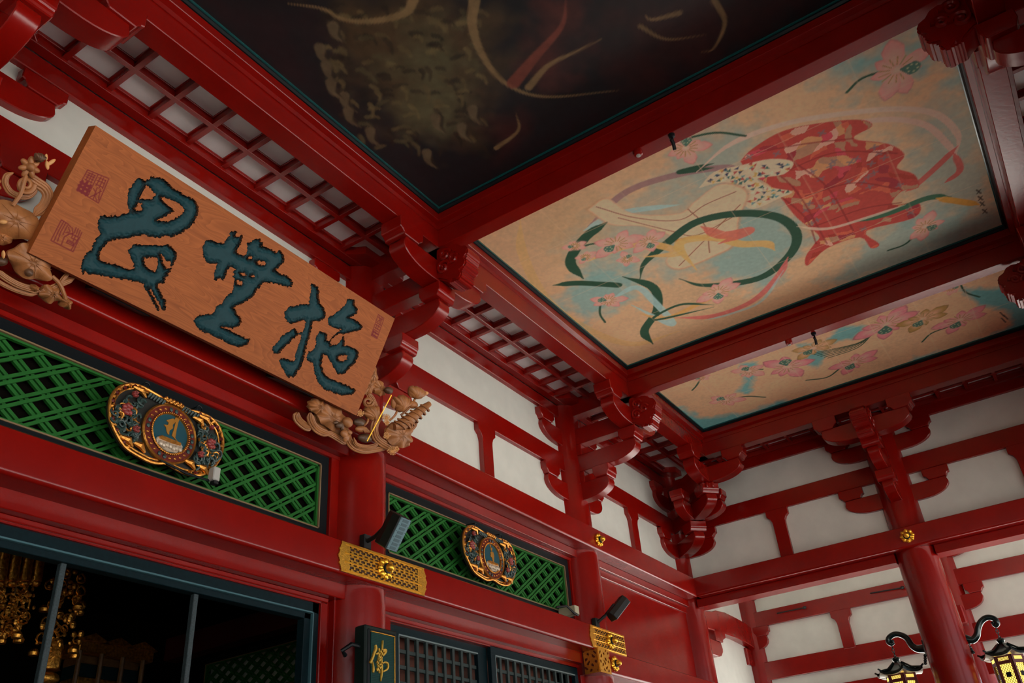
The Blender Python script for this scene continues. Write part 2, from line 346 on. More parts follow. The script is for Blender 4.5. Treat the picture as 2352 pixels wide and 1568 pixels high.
def bracket_set(origin, rz, rn, label, wall_arms=True, nose=True, ring=True):
    """local frame: x along the wall, -y out of the wall, z up"""
    root = empty('bracket_set', origin, rz, label, 'bracket', 'bracket sets over the columns')
    M = Matrix.Translation(origin) @ Matrix.Rotation(rz, 4, 'Z')
    def T(s, n, z):
        p = M @ Vector((s, -n, z - origin[2])); return (p.x, p.y, p.z)
    Ts = lambda a, b, t: T(a, t, b)       # polygon along the wall
    Tn = lambda a, b, t: T(t, a, b)       # polygon out of the wall
    if wall_arms:
        for z in (Z0 - 0.01, Z0 + 2 * DZ - 0.02):
            MB().prism(both(arm_poly(0.82, z)), -0.08, 0.145, Ts).build('wall_arm', RED, root, bevel=0.008, smooth=True)
            for c in (-0.68, 0.68):
                MB().prism(block_poly(c, 0.135, 0.20, z + 0.27), -0.10, 0.165, Ts).build('bearing_block', RED, root, bevel=0.008)
    def parm(z, n_tip, name):
        r = arm_poly(n_tip, z, Lc=n_tip - 0.42)
        MB().prism([(0.0, z)] + r + [(0.0, z + 0.27)], -0.09, 0.09, Tn).build(name, RED, root, bevel=0.008, smooth=True)
    m1 = rn * 0.56
    parm(Z0 + 0.005, m1 + 0.10, 'projecting_arm'); parm(Z0 + DZ, rn + 0.10, 'projecting_arm')
    MB().prism(block_poly(m1, 0.10, 0.135, Z0 + 0.27), -0.14, 0.14, Tn).build('bearing_block', RED, root, bevel=0.008)
    MB().prism(block_poly(rn, 0.11, 0.145, Z0 + DZ + 0.27), -0.145, 0.145, Tn).build('bearing_block', RED, root, bevel=0.008)
    z3 = Z0 + 2 * DZ
    MB().box((-0.09, 0.0, z3), (0.09, rn + 0.11, z3 + 0.27), T).build('projecting_arm', RED, root, bevel=0.008)
    MB().box((-0.10, 0.22, Z0 + 0.27), (0.10, 0.36, Z0 + DZ), T).build('small_block', RED, root, bevel=0.01)
    MB().box((-0.10, 0.22, Z0 + DZ + 0.27), (0.10, 0.36, z3), T).build('small_block', RED, root, bevel=0.01)
    if ring:
        MB().prism(both(arm_poly(0.70, z3 + 0.01, 0.28, Lc=0.25)), rn - 0.10, rn + 0.12, Ts).build('ring_arm', RED, root, bevel=0.008, smooth=True)
        for c in (-0.60, 0.60):
            MB().prism(block_poly(c, 0.12, 0.19, z3 + 0.28, 0.215), rn - 0.13, rn + 0.15, Ts).build('bearing_block', RED, root, bevel=0.008)
    if nose:
        nz = MB().prism(nose_poly(rn + 0.10, z3), -0.13, 0.13, Tn).build('carved_nose', RED, root, bevel=0.018, seg=2, smooth=True)
        for sd in (-1, 1):
            for cn, cz, r in ((rn + 0.23, z3 + 0.30, 0.075), (rn + 0.20, z3 + 0.14, 0.085), (rn + 0.34, z3 + 0.20, 0.06)):
                p, rd = spiral((cn, cz), r, sd * 0.135, Tn)
                MB().tube(p, rd, 7).build('carved_curl', RED, nz, smooth=True)
    return root
bracket_set((X1, 5.9, Z0), 0, RN, 'red bracket set on the column at the right end of the wooden sign board')
bracket_set((X2, 5.9, Z0), 0, RN, 'red bracket set in the middle of the left wall, between the two ceiling lattices')
bracket_set((X0, 5.9, Z0), 0, RN, 'red bracket set cut by the top left corner, above the sign board')
bracket_set((X3, 1.90, Z0), -PI / 2, 0.97, 'red bracket set on the right wall over the lantern column')
bracket_set((X1, FY, Z0), PI, RN, 'carved red bracket end at the top right corner of the long painting', wall_arms=True)
bracket_set((X2, FY, Z0), PI, RN, 'carved red bracket end at the right edge, beside the lotus painting', wall_arms=True)
# aisle wall brackets: only arms along the wall
for y, lb in ((5.9, 'plain red bracket arm in the far corner of the side aisle'), (1.9, 'plain red bracket arm on the aisle wall right of the lantern column')):
    r = empty('aisle_bracket', (17.95, y, 3.46), 0, lb, 'bracket')
    Ts = lambda a, b, t: frame_outer(y + a, t, b)
    for z in (3.46, 4.42):
        MB().prism(both(arm_poly(0.50 if z < 4 else 0.6, z, Lc=0.15)), -0.05, 0.22, Ts).build('wall_arm', RED, r, bevel=0.008, smooth=True)
        for c in (-0.40, 0.40):
            MB().prism(block_poly(c, 0.10, 0.16, z + 0.27), -0.05, 0.24, Ts).build('bearing_block', RED, r, bevel=0.008)
    MB().box((y - 0.13, 0.2, 3.2), (y + 0.13, 0.5, 3.52), frame_outer).build('stub_arm', RED, r, bevel=0.02)
# corner bracket set (diagonal)
cr = empty('corner_bracket_set', (X3, 5.9, Z0), 0, 'tangled red bracket set in the inner corner of the hall', 'bracket', 'bracket sets over the columns')
for z in (Z0 - 0.01, Z0 + 2 * DZ - 0.02):
    r_ = arm_poly(0.82, z)
    for T in (lambda a, b, t: frame_left(X3 - a, t, b), lambda a, b, t: frame_right(5.9 - a, t, b)):
        MB().prism([(0, z)] + r_ + [(0, z + 0.27)], -0.05, 0.145, T).build('wall_arm', RED, cr, bevel=0.008, smooth=True)
        MB().prism(block_poly(0.68, 0.135, 0.20, z + 0.27), -0.08, 0.165, T).build('bearing_block', RED, cr, bevel=0.008)
dv = Vector((14.0 - X3, 4.73 - 5.9, 0)); dl = dv.length; dv.normalize(); dp = Vector((-dv.y, dv.x, 0))
def Td(a, b, t): p = Vector((X3, 5.9, b)) + dv * a + dp * t; return (p.x, p.y, p.z)
for k, tip in ((0, dl * 0.56 + 0.12), (1, dl + 0.10)):
    z = Z0 + k * DZ
    MB().prism([(0, z)] + arm_poly(tip, z, Lc=tip - 0.5) + [(0, z + 0.27)], -0.10, 0.10, Td).build('diagonal_arm', RED, cr, bevel=0.01, smooth=True)
    MB().prism(block_poly(tip - 0.14, 0.12, 0.16, z + 0.27), -0.16, 0.16, Td).build('bearing_block', RED, cr, bevel=0.01)
z3 = Z0 + 2 * DZ
MB().prism([(0, z3), (dl, z3), (dl, z3 + 0.4), (0, z3 + 0.4)], -0.10, 0.10, Td).build('diagonal_arm', RED, cr, bevel=0.01)
# arms parallel to the walls carrying the ring corner
r_ = arm_poly(0.70, z3 + 0.01, 0.28, Lc=0.25)
pc = [(-0.12, z3)] + r_ + [(-0.12, z3 + 0.29)]
MB().prism(pc, 4.62, 4.84, lambda a, b, t: (14.0 - a, t, b)).build('ring_arm', RED, cr, bevel=0.01, smooth=True)
MB().prism(block_poly(0.60, 0.12, 0.19, z3 + 0.29, 0.205), 4.59, 4.87, lambda a, b, t: (14.0 - a, t, b)).build('bearing_block', RED, cr, bevel=0.01)
MB().prism(pc, 13.90, 14.10, lambda a, b, t: (t, 4.73 - a, b)).build('ring_arm', RED, cr, bevel=0.01, smooth=True)
MB().prism(block_poly(0.60, 0.12, 0.19, z3 + 0.29, 0.205), 13.87, 14.13, lambda a, b, t: (t, 4.73 - a, b)).build('bearing_block', RED, cr, bevel=0.01)
# arms halfway out, parallel to each wall
for T, lo in ((lambda a, b, t: (14.42 - a, 5.24 + t, b), 0), (lambda a, b, t: (14.42 + t, 5.24 - a, b), 0)):
    z = Z0 + DZ
    MB().prism([(-0.1, z)] + arm_poly(0.62, z, Lc=0.2) + [(-0.1, z + 0.27)], -0.09, 0.09, T).build('middle_arm', RED, cr, bevel=0.01, smooth=True)
    MB().prism(block_poly(0.48, 0.12, 0.17, z + 0.27), -0.12, 0.12, T).build('bearing_block', RED, cr, bevel=0.01)
rf = []
for i in range(40):
    a = 2 * PI * i / 40; rr = 0.16 * (1 + 0.16 * math.cos(9 * a)); rf.append((rr * math.cos(a), rr * math.sin(a)))
MB().prism(rf, -0.0, 0.10, lambda a, b, t: (14.0 + a, 4.73 + b, z3 - 0.10 + t)).build('ruffled_collar', RED, cr, bevel=0.01, smooth=True)

# struts (short posts with a flared head) between head beam and tie beam
def strut(T, s, z0, z1, label, w=0.11, n1=0.135):
    h = z1
    r = [(w, z0), (w, h - 0.26), (w + 0.005, h - 0.22), (w + 0.03, h - 0.16), (w + 0.075, h - 0.12), (w + 0.085, h - 0.115), (w + 0.085, h)]
    poly = [(s - a, b) for a, b in reversed(r)] + [(s + a, b) for a, b in r]
    MB().prism(poly, 0.0, n1 + 0.01, lambda a, b, t: T(a, t, b)).build('strut', RED, None, bevel=0.006, label=label, cat='post')
strut(frame_left, (X1 + X2) / 2 + 0.02, ZT - 0.05, 5.145, 'short red post with flared head on the plaster above the small oval plaque')
strut(frame_left, (X2 + X3) / 2 + 0.0, ZT - 0.05, 5.145, 'short red post with flared head on the plaster left of the inner corner')
strut(frame_left, (X0 + X1) / 2, ZT - 0.05, 5.145, 'short red post hidden behind the wooden sign board')
strut(frame_right, 3.87, ZT - 0.05, 5.145, 'short red post with flared head on the right wall, left of its gold boss')
strut(frame_right, -0.05, ZT - 0.05, 5.145, 'short red post with flared head cut by the right edge')
strut(frame_outer, 3.9, 3.2, 3.915, 'short red post between the side aisle beams left of the lantern column', n1=0.20)
strut(frame_outer, -0.1, 3.2, 3.915, 'short red post between the side aisle beams right of the lantern column', n1=0.20)
# curved rainbow beam in the side aisle
cv = [(15.2, 3.52), (16.16, 3.565), (16.8, 3.58), (17.35, 3.56), (17.62, 3.53), (17.75, 3.50), (17.95, 3.50), (17.95, 3.88), (17.8, 3.93), (17.4, 3.97), (17.02, 3.985), (16.39, 3.995), (15.9, 3.95), (15.71, 3.90), (15.2, 3.82)]
cb = MB().prism(cv, 5.68, 5.95, lambda a, b, t: (a, t, b)).build('curved_beam', RED, None, bevel=0.012, label='curved red beam bridging the side aisle from the corner column', cat='beam')
eb = empty('beam_seat_bracket', (15.6, 5.8, 3.1), 0, 'small red bracket under the curved beam of the side aisle', 'bracket')
MB().prism([(15.1, 3.09), (15.66, 3.09), (15.8, 3.12), (15.90, 3.20), (15.92, 3.26), (15.90, 3.31), (15.88, 3.37), (15.1, 3.37)], 5.70, 5.92, lambda a, b, t: (a, t, b)).build('wall_arm', RED, eb, bevel=0.01, smooth=True)
MB().prism([(15.62, 3.37), (15.95, 3.37), (15.97, 3.42), (16.1, 3.47), (16.13, 3.48), (16.13, 3.58), (15.62, 3.58)], 5.68, 5.93, lambda a, b, t: (a, t, b)).build('bearing_block', RED, eb, bevel=0.01)

# ---------------------------------------------------------------- soffit lattices between wall and ring beam
def soffit(T_, s0, s1, label, bars, nw=0.18, nr=1.06, mid=None, cut=(True, True), dz=0.0):
    T = lambda s, n, z: T_(s, n, z + dz)
    root = empty('soffit_lattice', T((s0 + s1) / 2, 0.6, 6.29), 0, label, 'ceiling lattice')
    MB().box((s0, 0.1, 6.375), (s1, nr + 0.05, 6.40), T).build('white_board', BOARDW, root)
    mid = mid or (nw + nr) / 2 - 0.03
    MB().box((s0, nw - 0.05, 6.26), (s1, nw + 0.055, 6.42), T).build('edge_rail', RED, root, bevel=0.004)
    MB().box((s0, nw + 0.05, 6.34), (s1, nw + 0.085, 6.42), T).build('edge_rail', RED, root, bevel=0.004)
    MB().box((s0, nr - 0.08, 6.29), (s1, nr + 0.05, 6.42), T).build('edge_rail', RED, root, bevel=0.004)
    MB().box((s0, mid - 0.027, 6.29), (s1, mid + 0.027, 6.42), T).build('long_bar', RED, root, bevel=0.004)
    MB().box((s0, mid - 0.045, 6.36), (s1, mid + 0.045, 6.42), T).build('long_bar_step', RED, root, bevel=0.003)
    first = None
    for s in bars:
        if first is None:
            first = MB().box((s - 0.027, nw, 6.292), (s + 0.027, nr, 6.42), T).box((s - 0.045, nw, 6.36), (s + 0.045, nr, 6.42), T).build('cross_bar', RED, root, bevel=0.003); fs = s
        else:
            a, b = T(s, 0, 0), T(fs, 0, 0)
            inst(first, 'cross_bar', (a[0] - b[0], a[1] - b[1], 0), root)
    for e, sg, on in ((s0, 1, cut[0]), (s1, -1, cut[1])):
        if on:
            MB().prism([(e, nw - 0.05), (e + sg * 0.52, nw - 0.05), (e + sg * 0.52, nw + 0.02), (e + sg * 0.40, nw + 0.14), (e + sg * 0.34, nw + 0.24), (e, nw + 0.24)], 6.27, 6.42, lambda a, b, t: T(a, b, t)).build('corner_piece', RED, root, bevel=0.004)
    return root
def bars(c, n, st=0.435, lo=-99, hi=99): return [c + st * k for k in range(-n, n + 1) if lo < c + st * k < hi]
soffit(frame_left, X0, X1, 'red coffered lattice with white cells above the wooden sign board', bars(4.07, 6, 0.43, X0 + .3, X1 - .3))
soffit(frame_left, X1, X2, 'red coffered lattice with white cells left of the inner painting corner, above the plaster', bars(8.775, 6, 0.44, X1 + .3, X2 - .3))
soffit(frame_left, X2, X3, 'small red coffered lattice with white cells near the inner corner', bars(12.6, 6, 0.44, X2 + .3, X3 - .7))
soffit(frame_left, -3.1, X0, 'red coffered lattice with white cells at the top left corner', bars(-0.6, 6, 0.43, -2.8, X0 - .3))
soffit(frame_right, 5.0, 1.9, 'thin strip of white cells below the lotus painting, left of the wall bracket', bars(3.3, 6, 0.44, 2.1, 4.9), nr=0.87, nw=0.13, cut=(False, False), dz=-0.07)
soffit(frame_right, 1.9, -2.0, 'thin strip of white cells below the lotus painting, right of the wall bracket', bars(-0.1, 6, 0.44, -1.9, 1.7), nr=0.87, nw=0.13, cut=(False, False), dz=-0.07)
soffit(frame_front, X0, X3, 'lattice of white cells beyond the paintings at the top right edge', bars(8.7, 14, 0.44, X0 + .3, X3 - .3), cut=(False, False))

# ---------------------------------------------------------------- numpy painter for the flat painted panels
class Canvas:
    def __init__(s, x0, x1, y0, y1, res, z, base):
        s.x0, s.y0, s.res, s.z = x0, y0, res, z
        s.nx = int(round((x1 - x0) / res)) + 1; s.ny = int(round((y1 - y0) / res)) + 1
        s.X = np.linspace(x0, x1, s.nx)[:, None] * np.ones((1, s.ny)); s.Y = np.linspace(y0, y1, s.ny)[None, :] * np.ones((s.nx, 1))
        s.c = np.ones((s.nx, s.ny, 3)) * np.array(base)
        s.x1, s.y1 = x1, y1
    def P(s, pts):
        o = []
        for px, py in pts:
            d = ray(px, py); t = s.z / d[2]; o.append((d[0] * t, d[1] * t))
        return np.array(o)
    def win(s, P, pad):
        ix0 = max(0, int((P[:, 0].min() - pad - s.x0) / s.res)); ix1 = min(s.nx, int((P[:, 0].max() + pad - s.x0) / s.res) + 2)
        iy0 = max(0, int((P[:, 1].min() - pad - s.y0) / s.res)); iy1 = min(s.ny, int((P[:, 1].max() + pad - s.y0) / s.res) + 2)
        return ix0, ix1, iy0, iy1
    def mix(s, wnd, a, col):
        a_, b_, c_, d_ = wnd
        if b_ <= a_ or d_ <= c_: return
        s.c[a_:b_, c_:d_] = s.c[a_:b_, c_:d_] * (1 - a[..., None]) + np.array(col) * a[..., None]
    def stroke(s, pts, w, col, soft=None, alpha=1.0, world=False):
        P = np.array(pts, float) if world else s.P(pts)
        Wd = np.array(w if hasattr(w, '__len__') else [w] * len(P), float)
        soft = soft or s.res * 0.9
        wd = s.win(P, Wd.max() + soft * 2); a_, b_, c_, d_ = wd
        if b_ <= a_ or d_ <= c_: return
        X = s.X[a_:b_, c_:d_]; Y = s.Y[a_:b_, c_:d_]; D = np.full(X.shape, 1e9)
        for i in range(len(P) - 1):
            p, q = P[i], P[i + 1]; e = q - p; L = max(e @ e, 1e-12)
            t = np.clip(((X - p[0]) * e[0] + (Y - p[1]) * e[1]) / L, 0, 1)
            d = np.hypot(X - p[0] - t * e[0], Y - p[1] - t * e[1]) - (Wd[i] * (1 - t) + Wd[i + 1] * t) / 2
            D = np.minimum(D, d)
        s.mix(wd, np.clip(0.5 - D / soft, 0, 1) * alpha, col)
    def poly(s, pts, col, soft=None, alpha=1.0, world=False):
        P = np.array(pts, float) if world else s.P(pts)
        soft = soft or s.res
        wd = s.win(P, soft * 2); a_, b_, c_, d_ = wd
        if b_ <= a_ or d_ <= c_: return None
        X = s.X[a_:b_, c_:d_]; Y = s.Y[a_:b_, c_:d_]; D = sdf(X, Y, [P])
        s.mix(wd, np.clip(0.5 - D / soft, 0, 1) * alpha, col)
        return wd, D
def sdf(X, Y, polys):
    D = np.full(X.shape, 1e9); ins = np.zeros(X.shape, bool)
    for P in polys:
        n = len(P)
        for i in range(n):
            p, q = np.array(P[i]), np.array(P[(i + 1) % n]); e = q - p; L = max(e @ e, 1e-12)
            t = np.clip(((X - p[0]) * e[0] + (Y - p[1]) * e[1]) / L, 0, 1)
            D = np.minimum(D, np.hypot(X - p[0] - t * e[0], Y - p[1] - t * e[1]))
            cond = (p[1] > Y) != (q[1] > Y)
            if abs(q[1] - p[1]) > 1e-12:
                ins ^= cond & (X < (q[0] - p[0]) * (Y - p[1]) / (q[1] - p[1]) + p[0])
    return np.where(ins, -D, D)
def vnoise(nx, ny, cell, seed):
    r = np.random.RandomState(seed); gx, gy = int(nx / cell) + 3, int(ny / cell) + 3
    g = r.rand(gx, gy); xs = np.arange(nx) / cell; ys = np.arange(ny) / cell
    xi = xs.astype(int); yi = ys.astype(int); fx = (xs - xi)[:, None]; fy = (ys - yi)[None, :]
    fx = fx * fx * (3 - 2 * fx); fy = fy * fy * (3 - 2 * fy)
    a = g[np.ix_(xi, yi)]; b = g[np.ix_(xi + 1, yi)]; c = g[np.ix_(xi, yi + 1)]; d = g[np.ix_(xi + 1, yi + 1)]
    return (a * (1 - fx) + b * fx) * (1 - fy) + (c * (1 - fx) + d * fx) * fy
def panel_mesh(cv_, name, material, parent, gain=2.15):
    nx, ny = cv_.nx, cv_.ny
    v = np.stack([cv_.X, cv_.Y, np.full(cv_.X.shape, cv_.z)], -1).reshape(-1, 3)
    i = np.arange(nx - 1)[:, None] * ny + np.arange(ny - 1)[None, :]; i = i.ravel()
    f = np.stack([i, i + 1, i + ny + 1, i + ny], 1)      # faces down
    me = bpy.data.meshes.new(name)
    me.vertices.add(len(v)); me.vertices.foreach_set('co', v.ravel())
    me.loops.add(f.size); me.loops.foreach_set('vertex_index', f.ravel().astype(np.int32))
    me.polygons.add(len(f)); me.polygons.foreach_set('loop_start', (np.arange(len(f)) * 4).astype(np.int32))
    me.update(calc_edges=True)
    at_ = me.color_attributes.new('paint', 'FLOAT_COLOR', 'POINT')
    col = np.concatenate([np.clip(cv_.c * gain, 0, 1).reshape(-1, 3), np.ones((nx * ny, 1))], 1).astype(np.float32)
    at_.data.foreach_set('color', col.ravel())
    me.materials.append(material)
    o = bpy.data.objects.new(name, me); C.objects.link(o); o.parent = parent; o.matrix_parent_inverse = parent_inv(parent)
    return o
def frame_loop(x0, x1, y0, y1, prof, name, mt, parent, bev=0.0):
    """mitred rectangular moulding; prof = closed list of (inset, z)"""
    v = []; n = len(prof)
    for ins, z in prof:
        v += [(x0 + ins, y0 + ins, z), (x1 - ins, y0 + ins, z), (x1 - ins, y1 - ins, z), (x0 + ins, y1 - ins, z)]
    f = []
    for i in range(n):
        j = (i + 1) % n
        for k in range(4): f.append((i*4+k, i*4+(k+1)%4, j*4+(k+1)%4, j*4+k))
    return MB().add(v, f).build(name, mt, parent, bevel=bev)
def coffer(x0, x1, y0, y1, label):
    root = empty('ceiling_painting', ((x0 + x1) / 2, (y0 + y1) / 2, HZ), 0, label, 'ceiling painting')
    frame_loop(x0, x1, y0, y1, [(-0.01, ZRT), (0.065, ZRT + 0.025), (0.07, ZRT + 0.03), (0.07, HZ - 0.05), (-0.01, HZ + 0.02)], 'red_moulding', RED, root)
    frame_loop(x0, x1, y0, y1, [(0.0, ZRT - 0.05), (0.012, ZRT - 0.05), (0.012, ZRT + 0.01), (0.0, ZRT + 0.01)], 'thin_bead', RED, root)
    frame_loop(x0, x1, y0, y1, [(0.06, HZ - 0.052), (0.085, HZ - 0.052), (0.10, HZ - 0.03), (0.105, HZ + 0.01), (0.06, HZ + 0.01)], 'black_frame', BLACK, root)
    frame_loop(x0, x1, y0, y1, [(0.103, HZ - 0.018), (0.115, HZ - 0.018), (0.115, HZ + 0.01), (0.103, HZ + 0.01)], 'teal_bead', TEALB, root)
    return root
rx0, rx1 = FY + 1.28, 4.62      # inner faces of the ring beams in y
def darken(c, k): return tuple(x * k for x in c)

BEIGE = (0.44, 0.29, 0.165); TEALP = (0.12, 0.27, 0.26); PINK = (0.56, 0.24, 0.21); OCH = (0.45, 0.25, 0.07); DGREEN = (0.018, 0.055, 0.032); ROBE = (0.33, 0.045, 0.035); PALEB = (0.27, 0.42, 0.40)
def ground_tone(cv_, seed, amt=0.16):
    n = (vnoise(cv_.nx, cv_.ny, 60, seed) + 0.6 * vnoise(cv_.nx, cv_.ny, 22, seed + 1) + 0.3 * vnoise(cv_.nx, cv_.ny, 7, seed + 2)) / 1.9
    cv_.c *= (1 + amt * 2 * (n - 0.5))[..., None]
    fine = vnoise(cv_.nx, cv_.ny, 2.0, seed + 5); cv_.c *= (1 + 0.06 * (fine - 0.5))[..., None]
def cloud(cv_, pts, col, soft=0.35, alpha=0.85, seed=0):
    P = cv_.P(pts); wd = cv_.win(P, soft * 1.5); a_, b_, c_, d_ = wd
    if b_ <= a_ or d_ <= c_: return
    X = cv_.X[a_:b_, c_:d_]; Y = cv_.Y[a_:b_, c_:d_]; D = sdf(X, Y, [P])
    nz = vnoise(X.shape[0], X.shape[1], 14, seed) + 0.5 * vnoise(X.shape[0], X.shape[1], 5, seed + 3)
    D = D + (nz - 0.75) * soft * 0.8
    cv_.mix(wd, np.clip(0.5 - D / soft, 0, 1) * alpha, col)
def smooth_path(pts, n=6):
    P = np.array(pts, float); out = []
    Q = np.vstack([2 * P[0] - P[1], P, 2 * P[-1] - P[-2]])
    for i in range(1, len(Q) - 2):
        for k in range(n):
            t = k / n; a, b, c, d = Q[i-1], Q[i], Q[i+1], Q[i+2]
            out.append(0.5 * ((2*b) + (-a + c)*t + (2*a - 5*b + 4*c - d)*t*t + (-a + 3*b - 3*c + d)*t**3))
    out.append(P[-1]); return np.array(out)
def ribbon(cv_, pts, w, col, alpha=1.0, taper=True, edge=None):
    S = smooth_path(pts, 7); n = len(S); t = np.linspace(0, 1, n)
    W_ = w * (np.clip(np.minimum(t, 1 - t) * 6, 0.12, 1) if taper else np.ones(n))
    if edge is not None: cv_.stroke(S, W_ + 0.025, edge, alpha=alpha)
    cv_.stroke(S, W_, col, alpha=alpha)
def lotus(cv_, px, py, r, rot=0.0, stem=None, pod=(0.05, 0.12, 0.09), petals=7, col=PINK, squash=1.0):
    c = cv_.P([(px, py)])[0]
    if stem is not None: cv_.stroke(smooth_path(stem), 0.032, DGREEN)
    for k in range(petals):
        a = rot + 2 * PI * k / petals + 0.2 * math.sin(k * 2.3); L = r * (0.8 + 0.25 * math.sin(k * 1.7 + rot))
        u = np.array([math.cos(a), math.sin(a) * squash]); v = np.array([-u[1], u[0]])
        P = [c + u * L * q + v * L * 0.30 * wv for q, wv in ((0.12, 0.15), (0.4, 0.75), (0.7, 0.85), (0.9, 0.45), (1.02, 0.0), (0.9, -0.45), (0.7, -0.85), (0.4, -0.75), (0.12, -0.15))]
        cv_.poly(P, darken(col, 0.62), world=True, alpha=0.9)
        P2 = [c + (np.array(p) - c) * 0.93 + u * 0.0 for p in P]
        cv_.poly(P2, col, world=True, alpha=0.9, soft=0.03)
        P3 = [c + (np.array(p) - c) * 0.62 for p in P]
        cv_.poly(P3, (0.60, 0.38, 0.28), world=True, alpha=0.6, soft=0.12)
    for k in range(14):
        a = rot + 2 * PI * k / 14; q = c + r * 0.42 * np.array([math.cos(a), math.sin(a)])
        cv_.stroke([c + (q - c) * 0.4, q], 0.014, (0.28, 0.17, 0.06), world=True)
    pc = c + r * 0.12 * np.array([math.cos(rot), math.sin(rot)])
    cv_.stroke([pc, pc + 0.22 * r * np.array([math.cos(rot), math.sin(rot)])], [0.10 * r, 0.42 * r], pod, world=True)
    for k in range(6):
        q = pc + 0.25 * r * np.array([math.cos(rot), math.sin(rot)]) + 0.12 * r * np.array([math.cos(k * 1.05), math.sin(k * 1.05)])
        cv_.stroke([q, q + 0.001], 0.05 * r, (0.33, 0.36, 0.22), world=True)

# --- long painting (a plain stand-in: clouds, ribbons, a patchwork cloth and lotus flowers, no figure)
P1 = coffer(X1 + 0.09, X2 - 0.095, rx0, rx1, 'long beige ceiling painting of ribbons, patchwork cloth and lotus flowers')
cv1 = Canvas(X1 + 0.19, X2 - 0.195, rx0 + 0.10, rx1 - 0.10, 0.012, HZ, BEIGE)
ground_tone(cv1, 11)
for pts, al, so in (
    ([(2080, 60), (2230, 40), (2250, 180), (2140, 150), (1960, 200), (1900, 150)], 0.9, 0.5),
    ([(2060, 260), (2260, 230), (2290, 420), (2180, 560), (2080, 420), (2090, 330)], 0.55, 0.6),
    ([(1340, 620), (1430, 600), (1480, 680), (1350, 740), (1290, 690)], 0.8, 0.35),
    ([(1620, 290), (1750, 300), (1700, 420), (1560, 470), (1540, 400)], 0.6, 0.5),
    ([(1300, 560), (1480, 440), (1570, 450), (1480, 640), (1370, 650)], 0.45, 0.5),
    ([(1700, 470), (1800, 460), (1860, 560), (1760, 660), (1640, 640), (1620, 560)], 0.75, 0.4),
    ([(1500, 560), (1560, 520), (1600, 600), (1540, 650)], 0.6, 0.3),
    ([(2040, 500), (2310, 470), (2330, 540), (2080, 620), (1900, 650)], 0.65, 0.4)):
    cloud(cv1, pts, TEALP, so, al, int(pts[0][0]))
cloud(cv1, [(1240, 520), (1380, 450), (1400, 520), (1290, 600)], (0.30, 0.20, 0.10), 0.5, 0.4, 3)
ribbon(cv1, [(1195, 505), (1200, 580), (1250, 680), (1330, 745), (1450, 790), (1560, 760)], 0.13, (0.45, 0.29, 0.10), 0.55)
# halo rings and long ribbons
ribbon(cv1, [(1350, 520), (1440, 440), (1560, 400), (1660, 385), (1700, 390)], 0.10, (0.22, 0.12, 0.12), 0.9)
ribbon(cv1, [(1640, 375), (1560, 395), (1640, 385)], 0.07, DGREEN)
ribbon(cv1, [(1340, 530), (1420, 490), (1560, 470)], 0.09, PALEB, 0.8)
ribbon(cv1, [(1600, 395), (1680, 330), (1800, 285), (1930, 262), (2060, 250), (2150, 262), (2200, 310), (2195, 360)], 0.075, (0.52, 0.36, 0.28), 0.95)
ribbon(cv1, [(1790, 345), (1900, 300), (2020, 275), (2120, 285), (2175, 330), (2210, 380)], 0.075, (0.52, 0.34, 0.27), 0.95)
ribbon(cv1, [(2200, 335), (2160, 375), (2110, 420), (2080, 440)], 0.09, (0.36, 0.06, 0.05), 0.9)
ribbon(cv1, [(2190, 350), (2205, 390), (2170, 420)], 0.08, (0.36, 0.06, 0.05), 0.9)
# patchwork robe cloth
ROBEPOLY = [(1700, 370), (1730, 340), (1800, 300), (1900, 280), (1980, 275), (2003, 290), (1960, 318), (2040, 330), (2078, 355), (2060, 385), (2100, 400), (2110, 430), (2070, 440), (2050, 470), (2110, 465), (2100, 500), (1990, 530), (2020, 560), (2000, 570), (1975, 545), (1900, 570), (1855, 610), (1850, 590), (1870, 560), (1880, 540), (1830, 500), (1790, 450), (1760, 420), (1720, 400)]
ROBEPOLY = [tuple(p) for p in smooth_path(ROBEPOLY + [ROBEPOLY[0]], 4)[:-1]]
cv1.poly(ROBEPOLY, ROBE)
rr = random.Random(5)
Rp = cv1.P(ROBEPOLY); wd = cv1.win(Rp, 0.02); a_, b_, c_, d_ = wd
Xr = cv1.X[a_:b_, c_:d_]; Yr = cv1.Y[a_:b_, c_:d_]; Dr = sdf(Xr, Yr, [Rp])
w1 = (vnoise(*Xr.shape, 30, 41) - 0.5) * 0.35 + (vnoise(*Xr.shape, 9, 42) - 0.5) * 0.10; w2 = (vnoise(*Xr.shape, 30, 43) - 0.5) * 0.35 + (vnoise(*Xr.shape, 9, 44) - 0.5) * 0.10
u_ = ((Xr * 0.9 + Yr * 0.3 + w1) / 0.115).astype(int); v_ = ((Yr * 0.95 - Xr * 0.3 + w2) / 0.13).astype(int)
hsh = ((u_ * 73856093) ^ (v_ * 19349663)) % 17
for hv, colr in ((0, (0.55, 0.30, 0.22)), (1, (0.42, 0.22, 0.10)), (2, (0.22, 0.02, 0.03)), (3, (0.42, 0.09, 0.05)), (4, (0.30, 0.17, 0.10)), (5, (0.26, 0.03, 0.02)), (7, (0.40, 0.05, 0.07))):
    cv1.mix(wd, ((hsh == hv) & (Dr < -0.01)).astype(float) * 0.85, colr)
for k in range(70):
    x = rr.uniform(Rp[:, 0].min(), Rp[:, 0].max()); y = rr.uniform(Rp[:, 1].min(), Rp[:, 1].max())
    if sdf(np.array([[x]]), np.array([[y]]), [Rp])[0, 0] < -0.05:
        for a in (0, PI / 2):
            a2 = a + x * 7; cv1.stroke([(x - 0.04 * math.cos(a2), y - 0.04 * math.sin(a2)), (x + 0.04 * math.cos(a2), y + 0.04 * math.sin(a2))], 0.025, (0.14, 0.10, 0.11), world=True, alpha=0.7)
